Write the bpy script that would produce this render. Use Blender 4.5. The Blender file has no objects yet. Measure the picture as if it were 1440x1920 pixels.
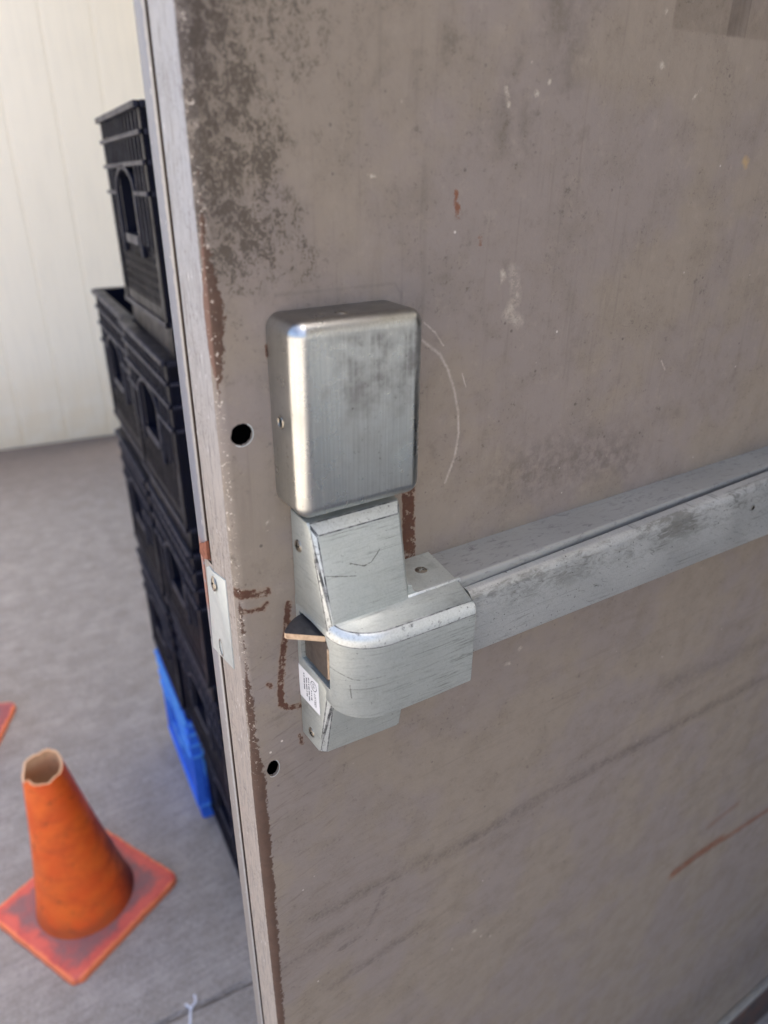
import bpy, bmesh, math, random
from mathutils import Vector, Matrix
random.seed(7)
SC = bpy.context.scene
COL = SC.collection
PI = math.pi

# ------------------------------------------------------------------ camera
cam_d = bpy.data.cameras.new('camera')
cam = bpy.data.objects.new('camera', cam_d)
COL.objects.link(cam)
R_ = (0.84378067, -0.2339896, 0.48299385)      # door axis (x) in camera space (right, down, forward)
D_ = (-0.53664837, -0.37881061, 0.75399672)    # into the door (y)
U_ = (0.00653581, -0.89540571, -0.44520321)    # up (z)
m = Matrix(((R_[0], -R_[1], -R_[2], -0.09716),
            (D_[0], -D_[1], -D_[2], -0.28),
            (U_[0], -U_[1], -U_[2], 1.4234),
            (0, 0, 0, 1)))
cam.matrix_world = m
cam_d.sensor_fit = 'HORIZONTAL'
cam_d.sensor_width = 36.0
cam_d.lens = 34.06
cam_d.clip_start = 0.02
cam_d.clip_end = 500
cam_d.dof.use_dof = True
cam_d.dof.focus_distance = 0.405
cam_d.dof.aperture_fstop = 9.5
SC.camera = cam

# ------------------------------------------------------------------ daylight
SUN_EL, SUN_AZ = math.radians(60), math.radians(104)
world = bpy.data.worlds.new("World")
SC.world = world
world.use_nodes = True
wn = world.node_tree
sky = wn.nodes.new('ShaderNodeTexSky')
sky.sky_type = 'NISHITA'
sky.sun_disc = False
sky.sun_elevation = SUN_EL
sky.sun_rotation = SUN_AZ
sky.air_density = 0.64
sky.dust_density = 5.5
sky.ozone_density = 0.5
bg = next(n for n in wn.nodes if n.type == 'BACKGROUND')
wn.links.new(sky.outputs[0], bg.inputs[0])
bg.inputs[1].default_value = 0.13
sun_d = bpy.data.lights.new('sun', 'SUN')
sun_d.energy = 4.2
sun_d.angle = math.radians(0.5)
sun_d.color = (1.0, 0.92, 0.79)
sun = bpy.data.objects.new('sun', sun_d)
COL.objects.link(sun)
S = Vector((math.sin(SUN_AZ) * math.cos(SUN_EL), math.cos(SUN_AZ) * math.cos(SUN_EL), math.sin(SUN_EL)))
sun.rotation_euler = S.to_track_quat('Z', 'Y').to_euler()
sun.location = S * 20
SC.view_settings.view_transform = 'Standard'
SC.view_settings.look = 'None'
SC.view_settings.gamma = 1.0
SC.view_settings.use_curve_mapping = False
SC.view_settings.exposure = 2.26
SC.render.engine = 'CYCLES'
SC.cycles.max_bounces = 6
SC.cycles.diffuse_bounces = 4
SC.cycles.glossy_bounces = 3

# ------------------------------------------------------------------ node helpers
def lin(r, g, b):
    f = lambda c: (c / 255) / 12.92 if c / 255 <= 0.04045 else ((c / 255 + 0.055) / 1.055) ** 2.4
    return (f(r), f(g), f(b), 1.0)

class Mat:
    def __init__(s, name, rough=0.5, metal=0.0, spec=0.5):
        s.m = bpy.data.materials.new(name)
        s.m.use_nodes = True
        s.n, s.l = s.m.node_tree.nodes, s.m.node_tree.links
        s.b = next(x for x in s.n if x.type == 'BSDF_PRINCIPLED')
        s.b.inputs['Roughness'].default_value = rough
        s.b.inputs['Metallic'].default_value = metal
        s.b.inputs['Specular IOR Level'].default_value = spec
        s._pos = s._obj = None
        s.inzone = None
    def put(s, sock, v):
        if isinstance(v, (int, float)):
            sock.default_value = v
        elif isinstance(v, (tuple, list, Vector)):
            k = len(sock.default_value)
            v = tuple(v)
            sock.default_value = v[:k] if len(v) >= k else v + (1.0,) * (k - len(v))
        else:
            s.l.new(v, sock)
    def pos(s):
        if s._pos is None:
            s._pos = s.n.new('ShaderNodeNewGeometry').outputs['Position']
        return s._pos
    def obj(s):
        if s._obj is None:
            s._obj = s.n.new('ShaderNodeTexCoord').outputs['Object']
        return s._obj
    def rnd(s):
        return s.n.new('ShaderNodeObjectInfo').outputs['Random']
    def scale(s, v, sc):
        x = s.n.new('ShaderNodeVectorMath'); x.operation = 'MULTIPLY'
        s.put(x.inputs[0], v); x.inputs[1].default_value = sc
        return x.outputs[0]
    def add(s, v, w):
        x = s.n.new('ShaderNodeVectorMath'); x.operation = 'ADD'
        s.put(x.inputs[0], v); s.put(x.inputs[1], w)
        return x.outputs[0]
    def noise(s, v, scale=5, detail=4, rough=0.55, dist=0.0):
        x = s.n.new('ShaderNodeTexNoise')
        s.put(x.inputs['Vector'], v)
        x.inputs['Scale'].default_value = scale
        x.inputs['Detail'].default_value = detail
        x.inputs['Roughness'].default_value = rough
        x.inputs['Distortion'].default_value = dist
        return x.outputs['Fac']
    def vor(s, v, scale=5, feature='F1', rnd=1.0):
        x = s.n.new('ShaderNodeTexVoronoi'); x.feature = feature
        s.put(x.inputs['Vector'], v)
        x.inputs['Scale'].default_value = scale
        x.inputs['Randomness'].default_value = rnd
        return x.outputs['Distance']
    def math(s, op, a, b=0.0, clamp=False):
        if op == 'MULTIPLY' and (isinstance(a, (int, float)) and a == 0.0 or isinstance(b, (int, float)) and b == 0.0): return 0.0
        if op == 'MAXIMUM' and isinstance(a, (int, float)) and a == 0.0: return b
        x = s.n.new('ShaderNodeMath'); x.operation = op
        s.put(x.inputs[0], a); s.put(x.inputs[1], b)
        if clamp:      # explicit min/max keeps the compiled shader small
            return s.math('MINIMUM', s.math('MAXIMUM', x.outputs[0], 0.0), 1.0)
        return x.outputs[0]
    def ss(s, v, lo, hi, a=0.0, b=1.0):
        x = s.n.new('ShaderNodeMapRange'); x.interpolation_type = 'SMOOTHSTEP'
        s.put(x.inputs['Value'], v)
        s.put(x.inputs['From Min'], lo); s.put(x.inputs['From Max'], hi)
        x.inputs['To Min'].default_value = a; x.inputs['To Max'].default_value = b
        return x.outputs[0]
    def mix(s, f, a, b, mode='MIX'):
        if isinstance(f, (int, float)) and f == 0.0: return a
        x = s.n.new('ShaderNodeMix'); x.data_type = 'RGBA'; x.blend_type = mode
        s.put(x.inputs[0], f)
        s.put(x.inputs[6], a); s.put(x.inputs[7], b)
        return x.outputs[2]
    def sep(s, v):
        x = s.n.new('ShaderNodeSeparateXYZ'); s.put(x.inputs[0], v)
        return x.outputs
    def comb(s, x_, y_, z_):
        x = s.n.new('ShaderNodeCombineXYZ')
        for i, v in enumerate((x_, y_, z_)): s.put(x.inputs[i], v)
        return x.outputs[0]
    def curve(s, v, lo, hi, pts):
        """piecewise-linear grey value of v between lo and hi"""
        mr = s.math('DIVIDE', s.math('SUBTRACT', v, lo), hi - lo, clamp=True)
        r = s.n.new('ShaderNodeValToRGB'); s.put(r.inputs[0], mr)
        e = r.color_ramp.elements
        while len(e) < len(pts): e.new(0.5)
        for el, (p, g) in zip(e, sorted(pts)):
            el.position = (p - lo) / (hi - lo); el.color = (g, g, g, 1)
        return r.outputs[0]
    def vm(s, op, a, b):
        x = s.n.new('ShaderNodeVectorMath'); x.operation = op
        s.put(x.inputs[0], a)
        s.put(x.inputs['Scale'] if op == 'SCALE' else x.inputs[1], b)
        return x.outputs['Value'] if op in ('DOT_PRODUCT', 'LENGTH') else x.outputs[0]
    def stroke(s, P, a, b, r, soft, nz):
        """soft mask round the segment a-b in the door plane"""
        A = Vector((a[0], 0, a[1])); B = Vector((b[0], 0, b[1])) - A
        pa = s.vm('SUBTRACT', P, A)
        t = s.math('MULTIPLY', s.vm('DOT_PRODUCT', pa, B), 1 / max(B.length_squared, 1e-9), clamp=True)
        x = s.n.new('ShaderNodeVectorMath'); x.operation = 'SCALE'
        x.inputs[0].default_value = B; s.l.new(t, x.inputs['Scale'])
        x2 = s.n.new('ShaderNodeVectorMath'); x2.operation = 'DISTANCE'
        s.l.new(pa, x2.inputs[0]); s.l.new(x.outputs[0], x2.inputs[1])
        d = s.math('ADD', x2.outputs['Value'], nz)
        o = s.math('MULTIPLY', s.math('SUBTRACT', r, d), 1 / soft)
        return o
    def strokes(s, P, polys, nz):
        polys = [q for q in polys if s.inzone is None or s.inzone(q[0], q[1] + q[2] + 0.02)]
        if not polys: return 0.0
        out = None
        # the wobble also bends the coordinates, so the outlines wander
        w = s.math('MULTIPLY', nz, 0.35)
        q = s.sep(P)
        P = s.comb(s.math('ADD', q[0], w), 0.0, s.math('SUBTRACT', q[2], w))
        for pts, r, soft in polys:
            if len(pts) == 1: pts = [pts[0], (pts[0][0] + 1e-4, pts[0][1])]
            for a, b in zip(pts, pts[1:]):
                k = s.stroke(P, a, b, r, soft, nz)
                out = k if out is None else s.math('MAXIMUM', out, k)
        return s.math('ADD', out, 0.5, clamp=True)
    def bump(s, h, strength=0.3, dist=0.001, prev=None):
        x = s.n.new('ShaderNodeBump')
        x.inputs['Strength'].default_value = strength
        x.inputs['Distance'].default_value = dist
        s.put(x.inputs['Height'], h)
        if prev is not None: s.l.new(prev, x.inputs['Normal'])
        return x.outputs[0]
    def out(s, color=None, rough=None, normal=None, metal=None):
        if color is not None: s.put(s.b.inputs['Base Color'], color)
        if rough is not None: s.put(s.b.inputs['Roughness'], rough)
        if metal is not None: s.put(s.b.inputs['Metallic'], metal)
        if normal is not None: s.l.new(normal, s.b.inputs['Normal'])
        return s.m

# ------------------------------------------------------------------ mesh helpers
def link(name, me, mats, parent=None, smooth=False):
    o = bpy.data.objects.new(name, me)
    COL.objects.link(o)
    for k in (mats if isinstance(mats, (list, tuple)) else [mats]):
        me.materials.append(k)
    if parent is not None: o.parent = parent
    if smooth:
        me.shade_smooth()
    return o
def from_bm(name, bm, mats, parent=None, smooth=None):
    bmesh.ops.recalc_face_normals(bm, faces=bm.faces[:])
    me = bpy.data.meshes.new(name)
    bm.to_mesh(me); bm.free()
    o = link(name, me, mats, parent)
    if smooth is not None:
        me.shade_smooth()
        me.set_sharp_from_angle(angle=math.radians(smooth))
    return o
def tag(o, label=None, cat=None, group=None, kind=None):
    if label: o['label'] = label
    if cat: o['category'] = cat
    if group: o['group'] = group
    if kind: o['kind'] = kind
    return o
def empty(name, loc=(0, 0, 0), rz=0.0):
    o = bpy.data.objects.new(name, None)
    o.empty_display_size = 0.1
    o.location = loc; o.rotation_euler = (0, 0, rz)
    COL.objects.link(o)
    return o
def box(bm, x0, x1, y0, y1, z0, z1, bev=0.0, seg=1, mi=0, mat=None):
    t = bmesh.new()
    vs = [t.verts.new((x, y, z)) for x in (x0, x1) for y in (y0, y1) for z in (z0, z1)]
    for f in ((0, 1, 3, 2), (4, 6, 7, 5), (0, 4, 5, 1), (2, 3, 7, 6), (0, 2, 6, 4), (1, 5, 7, 3)):
        t.faces.new([vs[i] for i in f])
    if bev > 0:
        bmesh.ops.bevel(t, geom=t.edges[:], offset=bev, segments=seg, profile=0.5, affect='EDGES')
    if mat is not None: bmesh.ops.transform(t, matrix=mat, verts=t.verts[:])
    merge(bm, t, mi)
def merge(bm, t, mi=None):
    bmesh.ops.recalc_face_normals(t, faces=t.faces[:])
    mp = {}
    for v in t.verts: mp[v] = bm.verts.new(v.co)
    for f in t.faces:
        try:
            nf = bm.faces.new([mp[v] for v in f.verts])
            nf.material_index = f.material_index if mi is None else mi
        except ValueError:
            pass
    t.free()
def prism(bm, pts, axis, lo, hi, mi=0, bev=0.0, seg=2):
    """extrude a 2D outline along an axis (0,1,2)"""
    t = bmesh.new()
    def p3(p, h):
        c = list(p); c.insert(axis, h); return c
    a = [t.verts.new(p3(p, lo)) for p in pts]
    b = [t.verts.new(p3(p, hi)) for p in pts]
    n = len(pts)
    t.faces.new(a); t.faces.new(b)
    for i in range(n):
        t.faces.new((a[i], a[(i + 1) % n], b[(i + 1) % n], b[i]))
    if bev: bmesh.ops.bevel(t, geom=t.edges[:], offset=bev, segments=seg, profile=0.5, affect='EDGES')
    merge(bm, t, mi)
def hull(bm, pts, bev=0.0, seg=2, mi=0, band=None):
    t = bmesh.new()
    for p in pts: t.verts.new(p)
    r = bmesh.ops.convex_hull(t, input=t.verts[:])
    bmesh.ops.dissolve_limit(t, angle_limit=math.radians(1.0), verts=t.verts[:], edges=t.edges[:])
    if band:
        for f in t.faces:
            f.normal_update()
            if band(f): f.material_index = 1
    if bev:
        r = bmesh.ops.bevel(t, geom=t.edges[:], offset=bev, segments=seg, profile=0.5, affect='EDGES')
        if band:      # dark line along the break between the worn band and the faces
            new = set(r['faces'])
            for f in new:
                if any(g.material_index == 1 and g not in new for e in f.edges for g in e.link_faces): f.material_index = 2
    merge(bm, t, None if band else mi)
def lathe(bm, prof, cx=0, cy=0, seg=40, mi=0):
    rings = []
    for r, z in prof:
        rings.append([bm.verts.new((cx + r * math.cos(2 * PI * i / seg), cy + r * math.sin(2 * PI * i / seg), z)) for i in range(seg)])
    for a, b in zip(rings, rings[1:]):
        for i in range(seg):
            bm.faces.new((a[i], a[(i + 1) % seg], b[(i + 1) % seg], b[i])).material_index = mi
    return rings
def tube(bm, pts, r, seg=8, flat=1.0):
    pts = [Vector(p) for p in pts]
    rings = []
    for i, p in enumerate(pts):
        d = (pts[min(i + 1, len(pts) - 1)] - pts[max(i - 1, 0)]).normalized()
        a = d.cross(Vector((0, 0, 1)))
        a = a.normalized() if a.length > 1e-4 else Vector((1, 0, 0))
        b = d.cross(a)
        rings.append([bm.verts.new(p + a * r * math.cos(2 * PI * k / seg) + b * r * flat * math.sin(2 * PI * k / seg)) for k in range(seg)])
    for a, b in zip(rings, rings[1:]):
        for k in range(seg): bm.faces.new((a[k], a[(k + 1) % seg], b[(k + 1) % seg], b[k]))
    bm.faces.new(rings[0]); bm.faces.new(rings[-1])
def cut(o, cutters):
    """carve real openings with boolean cutters (bmesh list), baked into the mesh"""
    for cb in cutters:
        bmesh.ops.recalc_face_normals(cb, faces=cb.faces[:])
        me = bpy.data.meshes.new('cut'); cb.to_mesh(me); cb.free()
        for k in o.data.materials: me.materials.append(k)
        co = bpy.data.objects.new('cut', me); COL.objects.link(co)
        md = o.modifiers.new('b', 'BOOLEAN'); md.operation = 'DIFFERENCE'; md.object = co; md.solver = 'EXACT'
        bpy.context.view_layer.update()
        dg = bpy.context.evaluated_depsgraph_get()
        nm = bpy.data.meshes.new_from_object(o.evaluated_get(dg))
        o.modifiers.clear()
        old = o.data; o.data = nm
        bpy.data.meshes.remove(old)
        bpy.data.objects.remove(co); bpy.data.meshes.remove(me)
def cyl_bm(r, lo, hi, axis, c, seg=24, sx=1.0):
    t = bmesh.new()
    pts = [(c[0] + r * math.cos(2 * PI * i / seg), c[1] + sx * r * math.sin(2 * PI * i / seg)) for i in range(seg)]
    prism(t, pts, axis, lo, hi)
    return t

# ------------------------------------------------------------------ materials
def mat_concrete():
    M = Mat('concrete', 0.85, spec=0.3)
    p = M.pos()
    big = M.noise(p, 1.6, 5, 0.6)
    mid = M.noise(p, 14, 5, 0.65)
    # broom strokes run one way across the slab
    br = M.noise(M.scale(p, (9.0, 170.0, 1.0)), 1.0, 5, 0.65, 0.25)
    fine = M.noise(p, 260, 4, 0.7)
    c = M.mix(big, lin(134, 128, 121), lin(156, 150, 143))
    c = M.mix(M.ss(mid, 0.35, 0.75, 0, 0.6), c, lin(180, 174, 169))
    c = M.mix(M.math('MULTIPLY', M.ss(br, 0.44, 0.72), 0.56), c, lin(112, 106, 102))
    c = M.mix(M.math('MULTIPLY', M.ss(fine, 0.5, 0.72), 0.6), c, lin(208, 205, 204))
    c = M.mix(M.math('MULTIPLY', M.ss(M.noise(p, 60, 4, .7), 0.54, 0.72), 0.36), c, lin(104, 99, 97))
    c = M.mix(M.math('MULTIPLY', M.ss(M.noise(p, 110, 4, .75), 0.50, 0.64), 0.34), c, lin(98, 94, 92))
    # damp dirt gathered at the foot of the back wall
    sx = M.sep(p)
    foot = M.math('ADD', sx[1], M.math('MULTIPLY', sx[0], 0.119))
    foot = M.math('ADD', foot, M.math('MULTIPLY', mid, 0.25))
    c = M.mix(M.ss(foot, 2.7, 3.93, 0, 0.7), c, lin(98, 86, 78))
    h = M.math('ADD', M.math('MULTIPLY', br, 0.7), M.math('MULTIPLY', fine, 0.5))
    return M.out(c, 0.85, M.bump(h, 0.7, 0.0028))
def mat_plain(name, col, rough=0.5, metal=0.0, nscale=40, amt=0.25, dark=None, bump=0.1, spec=0.5):
    M = Mat(name, rough, metal, spec)
    p = M.obj()
    f = M.noise(p, nscale, 5, 0.6)
    d = dark or tuple(c * 0.6 for c in col[:3]) + (1,)
    c = M.mix(M.ss(f, 0.35, 0.8, 0, amt * 2), col, d)
    return M.out(c, M.ss(f, 0.2, 0.8, rough * 0.85, min(1, rough * 1.2)), M.bump(M.noise(p, nscale * 6, 3), bump, 0.0005))
def mat_siding():
    M = Mat('cream_siding', 0.55, spec=0.35)
    p = M.obj()
    x = M.noise(M.scale(p, (60, 60, 3)), 1.0, 5, 0.6)
    b = M.noise(p, 1.3, 4)
    z = M.sep(p)[2]
    c = M.mix(b, lin(238, 232, 214), lin(246, 241, 224))
    c = M.mix(M.ss(x, 0.45, 0.75, 0, 0.25), c, lin(206, 203, 190))
    # splash dirt near the ground
    dirt = M.math('MULTIPLY', M.ss(z, 0.02, 0.55, 1, 0), M.ss(M.noise(p, 8, 5), 0.25, 0.65, .35, 1))
    c = M.mix(M.math('MULTIPLY', dirt, 0.55), c, lin(224, 204, 164))
    return M.out(c, 0.55, M.bump(x, 0.25, 0.002))
def mat_brushed():
    M = Mat('brushed_steel', 0.3, 1.0)
    p = M.pos()
    br = M.noise(M.scale(p, (2200, 2200, 20)), 1.0, 3, 0.7)
    br2 = M.noise(M.scale(p, (620, 620, 7)), 1.0, 3, 0.6)
    x, y, z = M.sep(p)[0], M.sep(p)[1], M.sep(p)[2]
    cl = M.noise(p, 45, 6, 0.65)
    # dull finger grime on the upper half of the face
    up = M.math('MULTIPLY', M.ss(z, 1.312, 1.34), M.ss(z, 1.354, 1.359, 1, 0))
    up = M.math('MULTIPLY', up, M.ss(x, 0.029, 0.038))
    g = M.math('MULTIPLY', up, M.ss(M.math('ADD', cl, M.math('MULTIPLY', M.math('SUBTRACT', br2, .5), 0.35)), 0.42, 0.66))
    sp = M.ss(M.noise(p, 520, 4, 0.7), 0.62, 0.72)
    c = M.mix(M.ss(M.math('ADD', M.math('MULTIPLY', br, .75), M.math('MULTIPLY', br2, .25)), .36, .64), lin(182, 185, 183), lin(202, 205, 203))
    c = M.mix(M.ss(cl, 0.4, 0.75, 0, 0.35), c, lin(150, 148, 142))
    c = M.mix(M.math('MULTIPLY', g, 0.62), c, lin(96, 92, 84))
    c = M.mix(M.math('MULTIPLY', M.math('MULTIPLY', sp, M.ss(M.math('ADD', cl, M.math('MULTIPLY', g, .2)), .46, .58)), 0.75), c, lin(62, 58, 52))
    # upper ledge painted darker to subdue its sky light, blotched as dirt
    led = M.math('MULTIPLY', M.ss(z, 1.3615, 1.3632), M.ss(cl, .2, .6, .55, 1))
    c = M.mix(M.math('MULTIPLY', led, 0.7), c, lin(112, 110, 108))
    r = M.math('ADD', M.ss(cl, 0.3, 0.7, 0.24, 0.36), M.math('MULTIPLY', g, 0.22))
    h = M.math('ADD', br, M.math('MULTIPLY', br2, 0.25))
    M.b.inputs['Anisotropic'].default_value = 0.0
    return M.out(c, r, M.bump(h, 0.13, 0.0003), M.ss(g, 0, 1, 1.0, 0.75))
def mat_cast(name='cast_aluminium', edge=False):
    """silver paint over a casting, with the dark horizontal scuffs of passing crates"""
    M = Mat(name, 0.36, 0.45)
    p = M.pos()
    x, y, z = M.sep(p)
    gr = M.noise(p, 1100, 3, 0.7)
    cl = M.noise(p, 30, 5, 0.6)
    c = M.mix(cl, lin(166, 171, 165), lin(198, 203, 196))
    c = M.mix(M.ss(gr, 0.42, 0.66, 0, 0.34), c, lin(154, 160, 154))
    if edge:
        c = M.mix(M.ss(gr, 0.35, 0.6, 0.25, 0.9), c, lin(210, 214, 210))
        chip = M.math('MULTIPLY', M.ss(M.noise(p, 420, 4, 0.7), 0.58, 0.66), 0.85)
        c = M.mix(chip, c, lin(112, 114, 112))
        return M.out(c, 0.34, M.bump(gr, 0.15, 0.0004), 0.5)
    # long thin drag lines that thicken into smudges near the right-hand edge
    sc = M.noise(M.add(M.scale(p, (26, 26, 1500)), M.scale(p, (0, 0, 0))), 1.0, 4, 0.6, 0.5)
    sc2 = M.noise(M.add(M.scale(p, (34, 34, 520)), (3.1, 0, 7.7)), 1.0, 5, 0.72, 1.4)
    msk = M.noise(p, 46, 5, 0.65)
    right = M.ss(x, 0.060, 0.105)
    m1 = M.math('MULTIPLY', M.ss(sc, 0.57, 0.68), M.ss(msk, 0.40, 0.62))
    m2 = M.math('MULTIPLY', M.ss(M.math('ADD', sc2, M.math('MULTIPLY', right, 0.05)), 0.53, 0.68), M.ss(msk, 0.66, 0.40))
    c = M.mix(M.math('MULTIPLY', m1, 0.55), c, lin(84, 85, 78))
    hair = M.noise(M.add(M.scale(p, (60, 60, 2200)), (9, 0, 2)), 1.0, 2, 0.5, 0.8)
    c = M.mix(M.math('MULTIPLY', M.ss(hair, .58, .70, 0, .22), M.ss(cl, .35, .6)), c, lin(88, 89, 83))
    face = M.ss(y, -0.040, -0.046, 0.55, 1.0)
    c = M.mix(M.math('MULTIPLY', m2, M.math('MULTIPLY', face, 0.58)), c, lin(92, 91, 84))
    c = M.mix(M.ss(msk, 0.56, 0.74, 0, 0.35), c, lin(128, 128, 120))
    P0 = M.comb(x, 0.0, z)
    nz = M.math('MULTIPLY', M.math('SUBTRACT', M.noise(p, 600, 3), .5), 0.0009)
    s1 = M.strokes(P0, [
        ([(0.0345, 1.2484), (0.0400, 1.2467), (0.0499, 1.2443)], 0.00016, 0.0003),
        ([(0.0478, 1.2507), (0.0547, 1.2478), (0.0589, 1.2484), (0.0645, 1.2531)], 0.00020, 0.0003),
        ([(0.0303, 1.2032), (0.0388, 1.1981), (0.0447, 1.1977), (0.0537, 1.1980)], 0.00014, 0.0003),
        ([(0.0373, 1.1947), (0.0378, 1.187)], 0.00012, 0.0003)], nz)
    c = M.mix(M.math('MULTIPLY', M.math('MULTIPLY', s1, M.ss(y, -0.012, -0.02)), 0.8), c, lin(74, 74, 70))
    c = M.mix(M.ss(M.noise(p, 620, 3, 0.7), 0.65, 0.73, 0, 0.8), c, lin(70, 70, 68))
    return M.out(c, M.ss(cl, 0.3, 0.7, 0.30, 0.42), M.bump(M.math('ADD', M.math('MULTIPLY', sc2, .6), gr), 0.16, 0.0004))
def mat_bar(channel=False):
    M = Mat('rail_channel_metal' if channel else 'touch_bar_metal', 0.36, 0.5)
    p = M.pos()
    x, y, z = M.sep(p)
    gr = M.noise(p, 1100, 3, .7)
    cl = M.noise(p, 24, 5, 0.62)
    fl = M.noise(M.scale(p, (120, 300, 300)), 1.0, 5, 0.7, 0.8)
    if channel:
        c = M.mix(cl, lin(150, 152, 150), lin(176, 178, 174))
        c = M.mix(M.ss(fl, 0.50, 0.72, 0, 0.6), c, lin(108, 108, 108))
        c = M.mix(M.math('MULTIPLY', M.ss(M.noise(p, 90, 5, .72), .60, .72, 0, .7), M.ss(y, -.027, -.024)), c, lin(92, 90, 90))
        return M.out(c, M.ss(cl, .3, .7, .32, .44), M.bump(M.math('ADD', fl, gr), .1, .0004))
    sc = M.noise(M.scale(p, (26, 26, 700)), 1.0, 5, 0.65, 0.8)
    q = M.comb(M.math('ADD', M.math('MULTIPLY', x, 60), M.math('MULTIPLY', z, -95)), y, M.math('ADD', M.math('MULTIPLY', z, 420), M.math('MULTIPLY', x, 210)))
    dg = M.noise(q, 1.0, 4, 0.65, 0.6)
    msk = M.noise(p, 30, 4, 0.6)
    c = M.mix(cl, lin(168, 170, 166), lin(200, 202, 198))
    c = M.mix(M.ss(gr, 0.44, 0.66, 0, 0.4), c, lin(150, 152, 148))
    front = M.ss(y, -0.0335, -0.0352)
    up = M.math('MULTIPLY', M.ss(z, 1.192, 1.213), front)
    c = M.mix(M.math('MULTIPLY', M.math('MULTIPLY', up, M.ss(M.math('ADD', M.math('MULTIPLY', fl, .5), M.math('MULTIPLY', msk, .5)), 0.42, 0.60)), 0.62), c, lin(88, 86, 76))
    c = M.mix(M.math('MULTIPLY', M.math('MULTIPLY', M.ss(sc, 0.54, 0.68), M.ss(msk, 0.4, 0.6)), 0.55), c, lin(90, 89, 82))
    c = M.mix(M.math('MULTIPLY', M.math('MULTIPLY', M.ss(dg, 0.58, 0.68), M.ss(msk, 0.6, 0.44)), 0.5), c, lin(88, 87, 82))
    c = M.mix(M.ss(M.noise(p, 420, 3, .7), .64, .71, 0, .8), c, lin(66, 64, 62))
    return M.out(c, M.ss(cl, 0.3, 0.7, 0.32, 0.46), M.bump(M.math('ADD', sc, gr), 0.12, 0.0004))
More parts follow.
